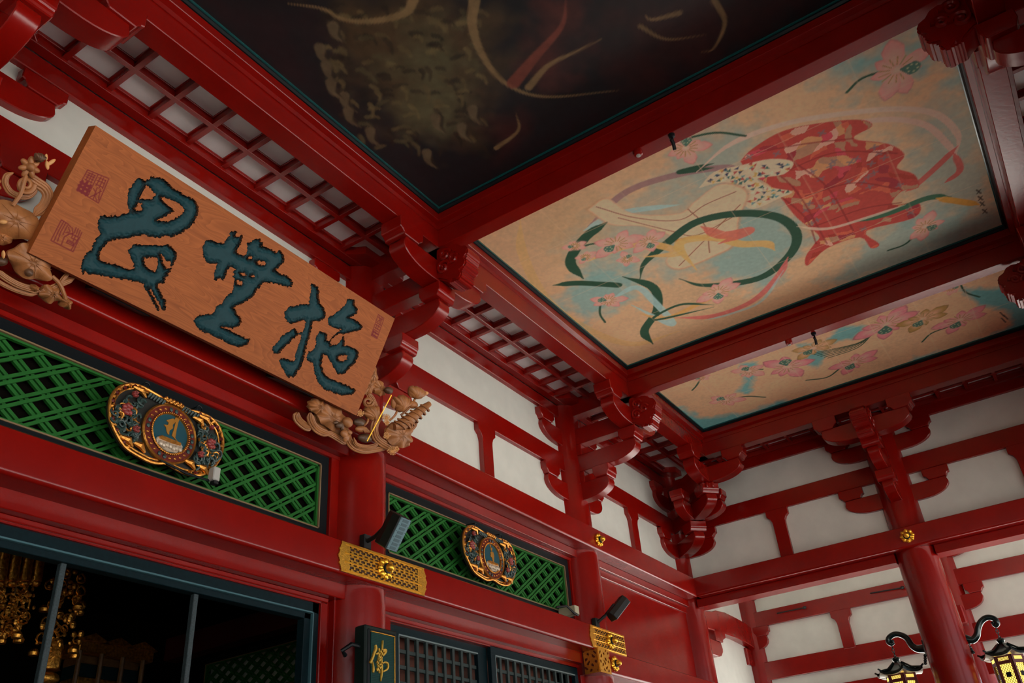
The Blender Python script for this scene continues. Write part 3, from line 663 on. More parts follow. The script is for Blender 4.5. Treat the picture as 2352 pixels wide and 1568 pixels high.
for pts in ([(1740, 350), (1850, 330), (1960, 318)], [(1800, 395), (1920, 350), (2060, 352)], [(1850, 450), (1960, 420), (2070, 435)], [(1870, 520), (1980, 480), (2070, 465)], [(1780, 440), (1850, 500), (1875, 560)], [(1760, 380), (1830, 440), (1900, 560)], [(1820, 370), (1900, 430), (1960, 530)]):
    cv1.stroke(smooth_path(pts), 0.022, (0.20, 0.02, 0.02), alpha=0.8)
# mosaic sash
SP = [(1605, 432), (1640, 395), (1700, 380), (1770, 365), (1822, 372), (1800, 400), (1740, 410), (1770, 430), (1820, 440), (1790, 455), (1730, 480), (1700, 460), (1680, 425), (1650, 420)]
SP = [tuple(p) for p in smooth_path(SP + [SP[0]], 4)[:-1]]
cv1.poly(SP, (0.50, 0.40, 0.27)); Pp = cv1.P(SP)
for k in range(230):
    i, j = rr.sample(range(len(Pp)), 2); t = rr.random(); c = Pp[i] * t + Pp[j] * (1 - t)
    if sdf(np.array([[c[0]]]), np.array([[c[1]]]), [Pp])[0, 0] > -0.02: continue
    a = rr.uniform(0, 6.3); q = 0.035
    tri = [c + q * np.array([math.cos(a + b), math.sin(a + b)]) for b in (0, 1.9, 3.6)]
    cv1.poly(tri, rr.choice([(0.03, 0.09, 0.07), (0.03, 0.04, 0.07), (0.40, 0.28, 0.08), (0.30, 0.05, 0.04), (0.10, 0.22, 0.20), (0.55, 0.46, 0.33)]), world=True)
# pale folded cloth where the figure's place is kept plain
PALE = (0.55, 0.39, 0.25)
for P_ in ([(1345, 480), (1390, 455), (1450, 490), (1560, 490), (1600, 460), (1660, 420), (1720, 440), (1700, 500), (1690, 560), (1640, 590), (1560, 620), (1530, 600), (1560, 555), (1480, 520), (1400, 515)],):
    P_ = [tuple(p) for p in smooth_path(list(P_) + [P_[0]], 5)[:-1]]; cv1.poly(P_, (0.36, 0.21, 0.11), soft=0.05); q = np.array(P_, float); q = (q - q.mean(0)) * 0.97 + q.mean(0); cv1.poly([tuple(x) for x in q], PALE, soft=0.03)
for pts in ([(1370, 475), (1460, 500), (1560, 505), (1620, 470), (1690, 440)], [(1420, 500), (1540, 530), (1600, 540), (1680, 500)], [(1560, 610), (1600, 570), (1650, 520), (1700, 470)], [(1580, 480), (1620, 520), (1630, 580)]):
    cv1.stroke(smooth_path(pts), 0.016, (0.20, 0.08, 0.04))
ribbon(cv1, [(1470, 575), (1540, 555), (1600, 545), (1650, 555)], 0.05, (0.36, 0.18, 0.06))
# broad ribbons
ribbon(cv1, [(1270, 655), (1330, 650), (1420, 655), (1340, 648)], 0.11, DGREEN, 1.0)
ribbon(cv1, [(1395, 510), (1345, 545), (1310, 600), (1340, 640)], 0.14, DGREEN)
ribbon(cv1, [(1560, 640), (1620, 655), (1740, 640), (1810, 590), (1830, 540), (1790, 500), (1700, 490), (1600, 510), (1530, 560), (1480, 605), (1470, 640)], 0.13, DGREEN)
ribbon(cv1, [(1430, 635), (1500, 660), (1510, 710), (1480, 760), (1500, 790)], 0.13, DGREEN)
ribbon(cv1, [(1400, 690), (1460, 660), (1500, 690), (1545, 745), (1450, 700)], 0.10, PALEB, 0.85)
ribbon(cv1, [(1470, 720), (1530, 730), (1600, 700), (1680, 660), (1600, 690)], 0.09, OCH, 0.8)
ribbon(cv1, [(1350, 600), (1420, 570), (1490, 560), (1560, 580), (1480, 590)], 0.12, (0.50, 0.30, 0.10), 0.85)
ribbon(cv1, [(1600, 620), (1560, 560), (1640, 545), (1700, 560), (1760, 560), (1780, 575)], 0.13, (0.50, 0.31, 0.10), 0.9)
ribbon(cv1, [(1610, 520), (1660, 540), (1720, 530), (1650, 560)], 0.15, (0.42, 0.10, 0.07), 0.9)
ribbon(cv1, [(1550, 730), (1640, 725), (1730, 690), (1790, 630), (1810, 590)], 0.10, (0.42, 0.10, 0.09), 0.9)
ribbon(cv1, [(1640, 700), (1560, 700), (1500, 735), (1640, 705)], 0.05, DGREEN)
ribbon(cv1, [(1620, 735), (1680, 720), (1750, 690), (1800, 620)], 0.05, PALEB, 0.6)
ribbon(cv1, [(1960, 510), (2040, 490), (2130, 455), (2185, 452)], 0.10, (0.03, 0.09, 0.05))
ribbon(cv1, [(2150, 455), (2200, 462), (2250, 470)], 0.10, (0.42, 0.22, 0.04))
ribbon(cv1, [(1830, 520), (1900, 525), (1990, 500), (2080, 470)], 0.05, (0.52, 0.42, 0.32), 0.7)
for args in ((1397, 690, 0.27, 2.4, [(1380, 690), (1378, 720), (1390, 740)]), (1650, 670, 0.34, 0.4, None), (1575, 340, 0.30, 3.6, [(1550, 325), (1640, 305), (1712, 312)]), (2060, 160, 0.42, 5.2, [(2040, 160), (1980, 180), (1945, 212)]), (2125, 520, 0.30, 5.6, [(2110, 530), (2080, 560), (2040, 575)]), (1415, 560, 0.34, 1.3, [(1330, 570), (1360, 560), (1400, 560)]), (1490, 555, 0.26, 0.2, None), (1440, 595, 0.18, 4, None), (1345, 590, 0.15, 1, None), (1320, 565, 0.16, 2, None)):
    lotus(cv1, args[0], args[1], args[2], args[3], args[4])
for k, (a, b) in enumerate(((2248, 440), (2252, 455), (2256, 468), (2262, 485))):
    cv1.stroke([(a - 5, b - 4), (a + 5, b + 4)], 0.02, (0.05, 0.04, 0.03)); cv1.stroke([(a + 4, b - 5), (a - 4, b + 5)], 0.016, (0.05, 0.04, 0.03))
for k in range(1, 4):      # joints between the sheets of board
    x = cv1.x0 + (cv1.x1 - cv1.x0) * k / 4; cv1.stroke([(x, cv1.y0), (x, cv1.y1)], 0.012, (0.50, 0.37, 0.24), world=True, alpha=0.28)
for k in range(1, 6):
    y = cv1.y0 + (cv1.y1 - cv1.y0) * k / 6; cv1.stroke([(cv1.x0, y), (cv1.x1, y)], 0.012, (0.50, 0.37, 0.24), world=True, alpha=0.22)
panel_mesh(cv1, 'painted_board', PAINT, P1)

# --- lotus painting
P2 = coffer(X2 + 0.095, 13.90, rx0, rx1, 'narrow beige ceiling painting of pink lotus flowers and teal clouds')
cv2 = Canvas(X2 + 0.195, 13.80, rx0 + 0.10, rx1 - 0.10, 0.012, HZ, (0.46, 0.31, 0.18))
ground_tone(cv2, 21)
TEAL2 = (0.085, 0.29, 0.29)
for pts, al, so in (
    ([(1560, 935), (1610, 960), (1700, 950), (1800, 915), (1810, 925), (1620, 1000), (1540, 950)], 0.95, 0.18),
    ([(2060, 860), (2100, 820), (2200, 800), (2352, 735), (2352, 760), (2090, 850)], 0.9, 0.18),
    ([(2210, 665), (2290, 660), (2352, 620), (2400, 640), (2400, 760), (2330, 750), (2310, 710), (2250, 700)], 0.95, 0.15),
    ([(1700, 835), (1740, 830), (1735, 870), (1720, 905), (1695, 900), (1712, 865)], 0.9, 0.12),
    ([(1830, 790), (1880, 790), (1900, 810), (1880, 842), (1850, 830)], 0.9, 0.12),
    ([(1920, 750), (1980, 750), (1960, 780), (1900, 785)], 0.9, 0.12)):
    cloud(cv2, pts, TEAL2, so, al, int(pts[0][0]))
for k in range(6):
    cv2.stroke(smooth_path([(1862 + k * 8, 812 + k * 2), (1930 + k * 8, 798), (1985 + k * 4, 785 - k * 4)]), 0.022, DGREEN)
for args in ((1668, 918, 0.34, 2.6, [(1670, 918), (1715, 910), (1758, 912)], PINK), (1720, 852, 0.32, 3.0, [(1690, 850), (1720, 848), (1752, 848)], PINK), (1808, 842, 0.48, 3.3, None, (0.50, 0.17, 0.19)), (1962, 832, 0.42, 0.7, [(1930, 845), (1900, 866), (1852, 873)], (0.50, 0.17, 0.19)), (2035, 745, 0.52, 0.3, None, (0.50, 0.17, 0.19)), (1868, 800, 0.36, 1.0, None, (0.36, 0.22, 0.08)), (2120, 732, 0.40, 0.7, None, (0.32, 0.19, 0.06)), (2205, 735, 0.42, 0.6, [(2180, 750), (2140, 765), (2118, 785)], (0.52, 0.18, 0.20)), (1610, 868, 0.16, 2, [(1610, 868), (1600, 885), (1590, 896)], PINK), (2185, 662, 0.18, 5, None, PINK)):
    lotus(cv2, args[0], args[1], args[2], args[3], args[4], col=args[5])
cv2.stroke(smooth_path([(2207, 655), (2220, 672), (2250, 682)]), 0.03, DGREEN)
for a, b in ((2302, 722), (2305, 735), (2310, 728)): cv2.stroke([(a - 5, b - 5), (a + 5, b + 5)], 0.02, (0.05, 0.04, 0.03))
for k in range(1, 3): cv2.stroke([(cv2.x0 + (cv2.x1 - cv2.x0) * k / 3, cv2.y0), (cv2.x0 + (cv2.x1 - cv2.x0) * k / 3, cv2.y1)], 0.012, (0.55, 0.42, 0.28), world=True, alpha=0.4)
for k in range(1, 8): cv2.stroke([(cv2.x0, cv2.y0 + (cv2.y1 - cv2.y0) * k / 8), (cv2.x1, cv2.y0 + (cv2.y1 - cv2.y0) * k / 8)], 0.012, (0.55, 0.42, 0.28), world=True, alpha=0.4)
panel_mesh(cv2, 'painted_board', PAINT, P2)

# --- dark panel (a plain stand-in: storm clouds, scale-like strokes and whisker lines)
P0 = coffer(-3.0, X1 - 0.09, rx0, rx1, 'large dark ceiling painting of brown storm clouds and gilt curling lines')
cv0 = Canvas(-2.9, X1 - 0.19, rx0 + 0.10, rx1 - 0.10, 0.018, HZ, (0.010, 0.0115, 0.0135))
ground_tone(cv0, 31, 0.35)
for pts, col, so, al in (
    ([(760, 0), (960, 0), (1150, 60), (1140, 200), (1060, 330), (960, 300), (880, 240), (800, 180)], (0.062, 0.040, 0.020), 0.5, 0.9),
    ([(930, 60), (1000, 40), (1060, 120), (1080, 200), (1010, 330), (930, 260), (910, 160)], (0.085, 0.078, 0.040), 0.35, 0.8),
    ([(1200, 150), (1280, 40), (1330, 60), (1300, 180), (1240, 220)], (0.085, 0.022, 0.018), 0.35, 0.7),
    ([(1240, 0), (1330, 0), (1320, 80), (1260, 90)], (0.085, 0.022, 0.018), 0.3, 0.7),
    ([(1400, 20), (1800, 0), (1750, 80), (1500, 200), (1400, 120)], (0.035, 0.012, 0.011), 0.6, 0.8),
    ([(560, 20), (700, 40), (720, 120), (650, 160)], (0.022, 0.012, 0.014), 0.5, 0.8),
    ([(1130, 280), (1200, 260), (1190, 330), (1150, 370)], (0.06, 0.016, 0.014), 0.3, 0.6)):
    cloud(cv0, pts, col, so, al, int(pts[0][0]) + 7)
for k in range(150):
    t = rr.random(); cx = rr.uniform(740, 1110); cy = rr.uniform(10, 340)
    if abs(cx - 960) > 200 - cy * 0.3 + 60: continue
    L = rr.uniform(14, 36); a = rr.uniform(-0.6, 1.4)
    cv0.stroke(smooth_path([(cx, cy), (cx + L * 0.5 * math.cos(a) + 5, cy + L * 0.5 * math.sin(a)), (cx + L * math.cos(a), cy + L * math.sin(a) + 6)], 4), [0.05] * 4 + [0.03] * 4 + [0.008], rr.choice([(0.10, 0.075, 0.035), (0.07, 0.06, 0.03), (0.03, 0.022, 0.014), (0.018, 0.014, 0.010), (0.12, 0.09, 0.04)]), alpha=0.75)
def curl(pts, w, col=(0.17, 0.12, 0.06), al=0.85):
    S = smooth_path(pts, 7); cv0.stroke(S, w * (1.05 - np.linspace(0, 1, len(S))), col, alpha=al)
for pts, w_ in (([(1090, 0), (1085, 60), (1110, 130), (1160, 190), (1250, 222), (1420, 208)], 0.09), ([(950, 0), (930, 30), (860, 48), (790, 45), (740, 20), (660, 8)], 0.08),
    ([(1560, 30), (1500, 45), (1480, 35)], 0.05), ([(1640, 0), (1665, 50), (1640, 110), (1610, 120)], 0.05), ([(1470, 60), (1530, 90), (1620, 80)], 0.035),
    ([(1180, 190), (1230, 130), (1290, 60), (1300, 0)], 0.12), ([(1215, 200), (1260, 150), (1320, 120), (1380, 90)], 0.07), ([(1140, 340), (1190, 300), (1185, 260)], 0.05)):
    curl(pts, w_ * 1.1, (0.20, 0.13, 0.06) if w_ < 0.1 else (0.17, 0.045, 0.03))
for cx, cy in ((735, 110), (750, 150), (765, 60), (790, 220), (800, 255), (850, 300), (760, 190), (980, 350), (1060, 290), (1085, 250), (1000, 270)):
    ang = rr.uniform(-0.5, 1.2)
    for q in (0, 1):
        curl([(cx, cy), (cx + 12 - q * 8, cy + 22), (cx + 30 * math.cos(ang), cy + 38)], 0.10, (0.11, 0.08, 0.045) if q else (0.03, 0.022, 0.015))
panel_mesh(cv0, 'painted_board', DRAGP, P0, 1.25)

# small devices on the undersides of the cross beams
def device(x, y, name, label, kind):
    o = empty(name, (x, y, ZR), 0, label, 'ceiling device')
    T = lambda a, b, h: (x + a, y + b, ZR - h)
    if kind == 0:
        MB().lathe([(0.045, 0), (0.05, 0.02), (0.045, 0.05), (0.02, 0.06)], T, 20).build('red_cap', RED, o, smooth=True)
        MB().lathe([(0.022, 0.055), (0.022, 0.07), (0.005, 0.075)], T, 16).build('white_lens', GREYB, o, smooth=True)
    else:
        MB().lathe([(0.035, 0), (0.03, 0.03), (0.012, 0.04), (0.012, 0.09)], T, 16).build('rose', BLACK, o, smooth=True)
        MB().tube([T(-0.04, 0, 0.09), T(0.0, 0, 0.11), T(0.03, 0.01, 0.17)], 0.018, 8).build('nozzle', BLACK, o, smooth=True)
device(6.28, 1.757, 'spray_nozzle', 'small black nozzle under the cross beam beside the dark panel', 1)
device(6.27, 2.125, 'sensor_cap', 'small round red sensor cap under the cross beam beside the dark panel', 0)
device(11.02, 1.785, 'spray_nozzle', 'small black nozzle under the cross beam beside the lotus painting', 1)
device(10.99, 2.131, 'sensor_cap', 'small round red sensor cap under the cross beam beside the lotus painting', 0)

# ---------------------------------------------------------------- lintels, transoms, doorways of the left wall
def bay(s0, s1, tl, tr, lab):
    o = empty('transom_surround', ((s0 + s1) / 2, 5.8, 3.6), 0, 'red stepped lintel and jambs around the ' + lab, 'lintel')
    MB().box((s0 + 0.2, -0.1, 3.807), (s1 - 0.2, 0.175, ZB), frame_left).build('upper_lintel', RED, o, bevel=0.006)
    MB().box((s0 + 0.25, -0.1, 3.765), (s1 - 0.25, 0.095, 3.81), frame_left).build('inner_lintel', RED, o, bevel=0.006)
    for a, b in ((s0 + 0.15, tl - 0.02 - 0.10), (tr + 0.12, s1 - 0.15)):
        MB().box((a, -0.1, 2.7), (b, 0.085, 3.80), frame_left).build('jamb', RED, o, bevel=0.006)
def transom(T, tl, tr, z0, z1, label, n=0.03, back=True):
    root = empty('lattice_transom', T((tl + tr) / 2, n, z0), 0, label, 'lattice panel')
    g = 0.012; fr = 0.105
    b = MB()
    for a in (((tl - fr, n - 0.1, z0 - 0.2), (tl, n + 0.03, z1 + fr)), ((tr, n - 0.1, z0 - 0.2), (tr + fr, n + 0.03, z1 + fr)), ((tl, n - 0.1, z1), (tr, n + 0.03, z1 + fr)), ((tl, n - 0.1, z0 - 0.2), (tr, n + 0.03, z0))): b.box(*a, T)
    b.build('black_frame', BLACK, root)
    for a in (((tl, n, z0), (tl + g, n + 0.04, z1)), ((tr - g, n, z0), (tr, n + 0.04, z1)), ((tl, n, z1 - g), (tr, n + 0.04, z1)), ((tl, n, z0), (tr, n + 0.04, z0 + g))):
        MB().box(*a, T).build('gold_bead', TAN, root)
    for a in (((tl + g, n - .01, z0 + g), (tl + g + .02, n + 0.02, z1 - g)), ((tr - g - .02, n - .01, z0 + g), (tr - g, n + 0.02, z1 - g)), ((tl + g, n - .01, z1 - g - .018), (tr - g, n + 0.02, z1 - g)), ((tl + g, n - .01, z0 + g), (tr - g, n + 0.02, z0 + g + .018))):
        MB().box(*a, T).build('green_border', GREEN, root)
    if back: MB().box((tl, n - 0.09, z0), (tr, n - 0.08, z1), T).build('dark_backing', DARK, root)
    ux, uz = 0.147, 0.101; L = math.hypot(ux, uz)
    cx = (tl + tr) / 2 + 0.02; cz = 3.432 if z1 > 3.5 else (z0 + z1) / 2
    for di, (dx, dz) in enumerate(((ux / L, uz / L), (-ux / L, uz / L))):
        nx_, nz_ = -dz, dx
        per = 2 * ux * uz / L
        for k in range(-40, 41):
            for h in (-0.0205, 0.0205):
                off = k * per + h; p0 = (cx + nx_ * off, cz + nz_ * off)
                # clip to the rectangle
                ts = []
                lo, hi = -1e9, 1e9
                for p, d, a, bb in ((p0[0], dx, tl + g, tr - g), (p0[1], dz, z0 + g, z1 - g)):
                    t1, t2 = (a - p) / d, (bb - p) / d
                    if t1 > t2: t1, t2 = t2, t1
                    lo, hi = max(lo, t1), min(hi, t2)
                if hi - lo < 0.04: continue
                A = (p0[0] + dx * lo, p0[1] + dz * lo); B = (p0[0] + dx * hi, p0[1] + dz * hi); hw = 0.0132
                poly = [(A[0] + nx_ * hw, A[1] + nz_ * hw), (B[0] + nx_ * hw, B[1] + nz_ * hw), (B[0] - nx_ * hw, B[1] - nz_ * hw), (A[0] - nx_ * hw, A[1] - nz_ * hw)]
                nn = n - 0.028 + 0.0 if di else n - 0.012
                MB().prism(poly, nn - 0.016, nn + 0.012, lambda a, b, t: T(a, t, b)).build('slat', GREEN, root)
    return root
bay(X0, X1, 2.165, 5.785, 'green transom behind the large oval plaque')
bay(X1, X2, 6.80, 10.565, 'green transom behind the small oval plaque')
MB().box((X2 + 0.2, 0.0, 3.807), (X3 - 0.2, 0.175, ZB), frame_left).build('upper_lintel', RED, None, bevel=0.006, label='red stepped lintel over the plain red wall beside the corner', cat='lintel')
MB().box((X2 + 0.2, 0.0, 3.70), (X3 - 0.2, 0.125, 3.81), frame_left).build('inner_lintel', RED, None, bevel=0.006, label='lower step of the red lintel over the plain red wall', cat='lintel')
transom(frame_left, 2.165, 5.785, 2.99, 3.665, 'green diagonal lattice transom behind the large oval plaque, left of the first column')
transom(frame_left, 6.803, 10.565, 2.99, 3.665, 'green diagonal lattice transom behind the small oval plaque')

# doorway 1 (open, wired) : lintels, jambs, dark frame
door_1 = empty('door_1', (4, 5.85, 0), kind='structure')
MB().box((X0 + 0.2, -0.1, 2.34), (X1 - 0.22, 0.175, zb + .02), frame_left).build('door_lintel', RED, door_1, bevel=0.006)
MB().box((2.05, -0.1, 2.30), (5.93, 0.09, 2.342), frame_left).build('inner_lintel', RED, door_1, bevel=0.006)
MB().box((2.05, -0.1, 2.285), (5.90, 0.07, 2.302), frame_left).build('inner_bead', RED, door_1)
MB().box((5.998, -0.1, -1.6), (X1 - 0.1, 0.10, 2.36), frame_left).build('jamb', RED, door_1, bevel=0.006)
MB().box((5.935, -0.1, -1.6), (6.0, 0.03, 2.33), frame_left).build('jamb_step', RED, door_1)
MB().box((5.85, -0.1, -1.6), (5.937, 0.075, 2.30), frame_left).build('jamb_step', RED, door_1, bevel=0.006)
b = MB(); b.box((2.1, -0.06, 2.195), (5.85, 0.045, 2.29), frame_left); b.box((5.77, -0.06, -1.6), (5.85, 0.045, 2.29), frame_left)
b.build('dark_frame', FRAMEK, door_1, bevel=0.004)
b = MB(); b.box((2.1, -0.06, 2.185), (5.78, 0.062, 2.20), frame_left); b.box((5.765, -0.06, -1.6), (5.778, 0.062, 2.2), frame_left); b.build('frame_bead', mat('teal_edge_highlight', (0.05, 0.13, 0.15), 0.4), door_1, bevel=0.003)  # paler bead colour paints the highlight along the frame edge
b = MB(); b.box((2.1, -0.06, 2.135), (5.77, 0.03, 2.187), frame_left); b.box((5.69, -0.06, -1.6), (5.768, 0.03, 2.187), frame_left); b.build('inner_frame', FRAMEK, door_1, bevel=0.004)
for s in (4.525, 3.375):
    MB().box((s - 0.022, -0.05, -1.6), (s + 0.022, 0.0, 2.14), frame_left).build('mullion', mat('weathered_mullion', (0.022, 0.04, 0.045), 0.6, noise=0.5, nscale=80), door_1, bevel=0.005)

# doorway 2 (sliding lattice doors)
door_2 = empty('door_2', (8.7, 5.85, 0), kind='structure')
MB().box((X1 + 0.22, -0.1, 2.335), (10.85, 0.175, zb + .02), frame_left).build('door_lintel', RED, door_2, bevel=0.006)
MB().box((6.75, -0.1, 2.295), (10.66, 0.095, 2.34), frame_left).build('inner_lintel', RED, door_2, bevel=0.006)
MB().box((6.75, -0.1, 2.285), (8.58, 0.075, 2.296), frame_left).build('inner_bead', RED, door_2)
MB().box((X1 + 0.1, -0.1, -1.6), (6.80, 0.10, 2.36), frame_left).build('jamb', RED, door_2, bevel=0.006)
MB().box((10.62, -0.1, -1.6), (10.9, 0.10, 2.36), frame_left).build('jamb', RED, door_2, bevel=0.006)
DGR = mat('grey_green_bar', (0.022, 0.036, 0.034), 0.5, spec=0.25, noise=0.15, nscale=20)
EDG = mat('pale_grey_edge', (0.13, 0.18, 0.18), 0.45)
def sliding(root, s0, s1, n, stw, v0):
    b = MB()
    b.box((s0, n - 0.02, 2.205), (s1, n + 0.035, 2.295), frame_left)
    b.box((s0, n - 0.02, -1.5), (s0 + stw, n + 0.035, 2.21), frame_left); b.box((s1 - stw, n - 0.02, -1.5), (s1, n + 0.035, 2.21), frame_left)
    b.build('door_frame', FRAMEK, root, bevel=0.004)
    b = MB(); b.box((s0 + stw, n - 0.01, 2.192), (s1 - stw, n + 0.04, 2.207), frame_left); b.box((s0 + stw, n - .01, 0), (s0 + stw + .01, n + 0.038, 2.2), frame_left); b.build('edge_bead', EDG, root)
    s = v0; first = None
    while s < s1 - stw - 0.02:
        if first is None: first = MB().box((s - 0.021, n - 0.015, -1.4), (s + 0.021, n + 0.02, 2.21), frame_left).build('upright_bar', DGR, root, bevel=0.003); f0 = s
        else: inst(first, 'upright_bar', (s - f0, 0, 0), root)
        s += 0.1555
    z = 2.052; first = None
    while z > 0.5:
        if first is None: first = MB().box((s0 + stw, n - 0.025, z - 0.019), (s1 - stw, n + 0.008, z + 0.019), frame_left).build('level_bar', DGR, root, bevel=0.003); f0 = z
        else: inst(first, 'level_bar', (0, 0, z - f0), root)
        z -= 0.155
sliding(door_2, 6.85, 8.60, -0.03, 0.18, 7.204)
sliding(door_2, 8.59, 10.60, 0.035, 0.085, 8.805)
MB().box((6.9, -0.30, -1.4), (10.6, -0.28, 2.4), frame_left).build('reed_blind', BLIND, door_2)
for k in range(2):
    MB().box((6.9, -0.272, 1.7 - k * 0.4), (10.6, -0.262, 1.715 - k * 0.4), frame_left).build('blind_cord', TAN, door_2)

# ---------------------------------------------------------------- gilt fittings
def lattice_sheet(T, s0, s1, z0, z1, n, mask, name, parent, mt, res=0.008, th=0.010):
    nx = int((s1 - s0) / res); nz = int((z1 - z0) / res); b = MB(); idx = {}; v = []; f = []
    S = s0 + (np.arange(nx) + 0.5) * (s1 - s0) / nx; Zc = z0 + (np.arange(nz) + 0.5) * (z1 - z0) / nz
    K = mask(S[:, None] * np.ones((1, nz)), Zc[None, :] * np.ones((nx, 1)))
    def vid(i, k):
        if (i, k) not in idx: idx[(i, k)] = len(v); v.append(T(s0 + i * (s1 - s0) / nx, n, z0 + k * (z1 - z0) / nz))
        return idx[(i, k)]
    for i in range(nx):
        for k in range(nz):
            if K[i, k]: f.append((vid(i, k), vid(i + 1, k), vid(i + 1, k + 1), vid(i, k + 1)))
    me = bpy.data.meshes.new(name); me.from_pydata(v, [], f)
    bm = bmesh.new(); bm.from_mesh(me); bmesh.ops.recalc_face_normals(bm, faces=bm.faces)
    r = bmesh.ops.extrude_face_region(bm, geom=list(bm.faces)); d = Vector(T(0, th, 0)) - Vector(T(0, 0, 0))
    bmesh.ops.translate(bm, verts=[e for e in r['geom'] if isinstance(e, bmesh.types.BMVert)], vec=d)
    bmesh.ops.recalc_face_normals(bm, faces=bm.faces); bm.to_mesh(me); bm.free(); me.materials.append(mt)
    o = bpy.data.objects.new(name, me); C.objects.link(o); o.parent = parent; o.matrix_parent_inverse = parent_inv(parent); return o
def boss(T, s, z, n, r, parent):
    TT = lambda a, b, h: T(s + a, n + h, z + b)
    MB().lathe([(r * 0.92, 0), (r * 0.95, 0.012), (r * 0.7, 0.03), (r * 0.3, 0.04)], TT, 40).build('rose_disc', GOLD, parent, smooth=True)
    for k in range(8):
        a = 2 * PI * k / 8; ca, sa = math.cos(a), math.sin(a)
        TP = lambda u, v, h, ca=ca, sa=sa: TT(ca * (r * 0.74 + u) - sa * v, sa * (r * 0.74 + u) + ca * v, h)
        MB().blob((0, 0, 0.02), (r * 0.34, r * 0.27, 0.024), TP, 12, 8).build('rose_petal', GOLD, parent, smooth=True)
    MB().lathe([(r * 0.50, 0.02), (r * 0.50, 0.052), (r * 0.42, 0.056)], TT, 32).build('dark_ring', BLACK, parent, smooth=True)
    MB().lathe([(r * 0.40, 0.04), (r * 0.38, 0.085), (r * 0.28, 0.105), (r * 0.10, 0.115)], TT, 28).build('dome_cap', GOLD, parent, smooth=True)
def plate_mask(s0, s1, z0, z1, endl=True, endr=True, rows=3):
    h = z1 - z0
    def mk(S, Z):
        v = (Z - z0) / h; keep = np.ones(S.shape, bool)
        for k in range(rows):
            c = (k + 0.5) / rows * 0.86 + 0.07; band = np.abs(v - c) < 0.12
            a = (S - s0) / 0.075; q = (v - c) / 0.115
            hole = (np.abs(np.sin(a * PI) ) > 0.45) & (np.abs(q) < 0.34)
            hole |= (np.abs(np.cos(a * PI)) > 0.55) & (np.abs(np.abs(q) - 0.74) < 0.26)
            hole &= (S > s0 + 0.13 * endl + 0.02) & (S < s1 - 0.13 * endr - 0.02)
            keep &= ~(band & hole)
        if endl:
            u = (S - s0); e = 0.055 * (1 - (1 - np.abs(2 * v - 1)) ** 0.5) + 0.012 * np.abs(np.sin(v * PI * 4)); keep &= u > e
        if endr:
            u = (s1 - S); e = 0.055 * (1 - (1 - np.abs(2 * v - 1)) ** 0.5) + 0.012 * np.abs(np.sin(v * PI * 4)); keep &= u > e
        return keep
    return mk
def gilt_plate(T, s0, s1, z0, z1, n, label, er=True):
    root = empty('gilt_plate', T((s0 + s1) / 2, n, z0), 0, label, 'metal fitting')
    lattice_sheet(T, s0, s1, z0, z1, n + 0.004, plate_mask(s0, s1, z0, z1, True, er), 'pierced_sheet', root, GOLDM, 0.0075)
    MB().box((s0 + 0.1, n - 0.002, z0 + 0.015), (s1 - (0.1 if er else 0.01), n + 0.003, z1 - 0.015), T).build('dark_backing', mat('dark_red_backing', (0.03, 0.006, 0.002), 0.6), root)
    for k in range(4):
        c = z0 + (z1 - z0) * (0.07 + 0.86 * k / 3); c = min(max(c, z0 + 0.012), z1 - 0.012)
        MB().box((s0 + 0.09, n + 0.01, c - 0.006), (s1 - (0.09 if er else 0.01), n + 0.022, c + 0.006), T).build('raised_rib', GOLD, root, bevel=0.003)
    return root
g = gilt_plate(frame_left, 5.70, 7.0, zb + 0.015, zt - 0.015, 0.40, 'large pierced gilt plate with a round boss on the beam at the first column')
boss(frame_left, 6.34, (zt + zb) / 2, 0.41, 0.10, g)
g = gilt_plate(frame_left, 10.42, 11.43, zb + 0.015, zt - 0.015, 0.40, 'smaller pierced gilt plate with boss on the beam end at the second column', False)
boss(frame_left, 10.98, (zt + zb) / 2, 0.41, 0.10, g)
# gilt wrapped end of the sill beam
g = empty('gilt_beam_end', (10.7, 5.5, 2.2), 0, 'pierced gilt sleeve wrapped round the end of the lower beam', 'metal fitting')
def leafmask(u0, v0, k=0.055):
    def mk(S, Z):
        a = (S - u0) / k; b_ = (Z - v0) / k
        return ~((np.sin(a * 3.1 + np.sin(b_ * 2.2)) * np.sin(b_ * 3.1 + np.cos(a * 1.9)) > 0.42) & ((np.abs(S - u0) > 0.02)) & (Z > v0 + 0.02))
    return mk
lattice_sheet(frame_left, 10.575, 10.88, 2.19, 2.50, 0.415, leafmask(10.575, 2.19), 'front_sheet', g, GOLDM, 0.007)
lattice_sheet(lambda s, n, z: (10.575 - n + 0.4, s, z), 5.485, 5.70, 2.19, 2.50, 0.40, leafmask(5.485, 2.19), 'side_sheet', g, GOLDM, 0.007)
MB().box((10.583, 0.15, 2.198), (10.62, 0.405, 2.492), frame_left).build('dark_core', MAROON, g)
g2 = empty('gilt_boss', (10.98, 5.5, 2.36), 0, 'round gilt boss beside the pierced gilt sleeve', 'metal fitting', 'gilt bosses')
boss(frame_left, 11.03, 2.345, 0.40, 0.095, g2)
g3 = empty('gilt_boss', (X2, 5.5, 4.08), 0, 'round gilt boss on the upper left head beam', 'metal fitting', 'gilt bosses')
boss(frame_left, 11.04, 4.07, 0.40, 0.095, g3)
g4 = empty('gilt_boss', (14.57, 1.9, 4.09), 0, 'round gilt boss on the right head beam above the lantern column', 'metal fitting', 'gilt bosses')
boss(frame_right, 1.895, 4.085, 0.40, 0.105, g4)

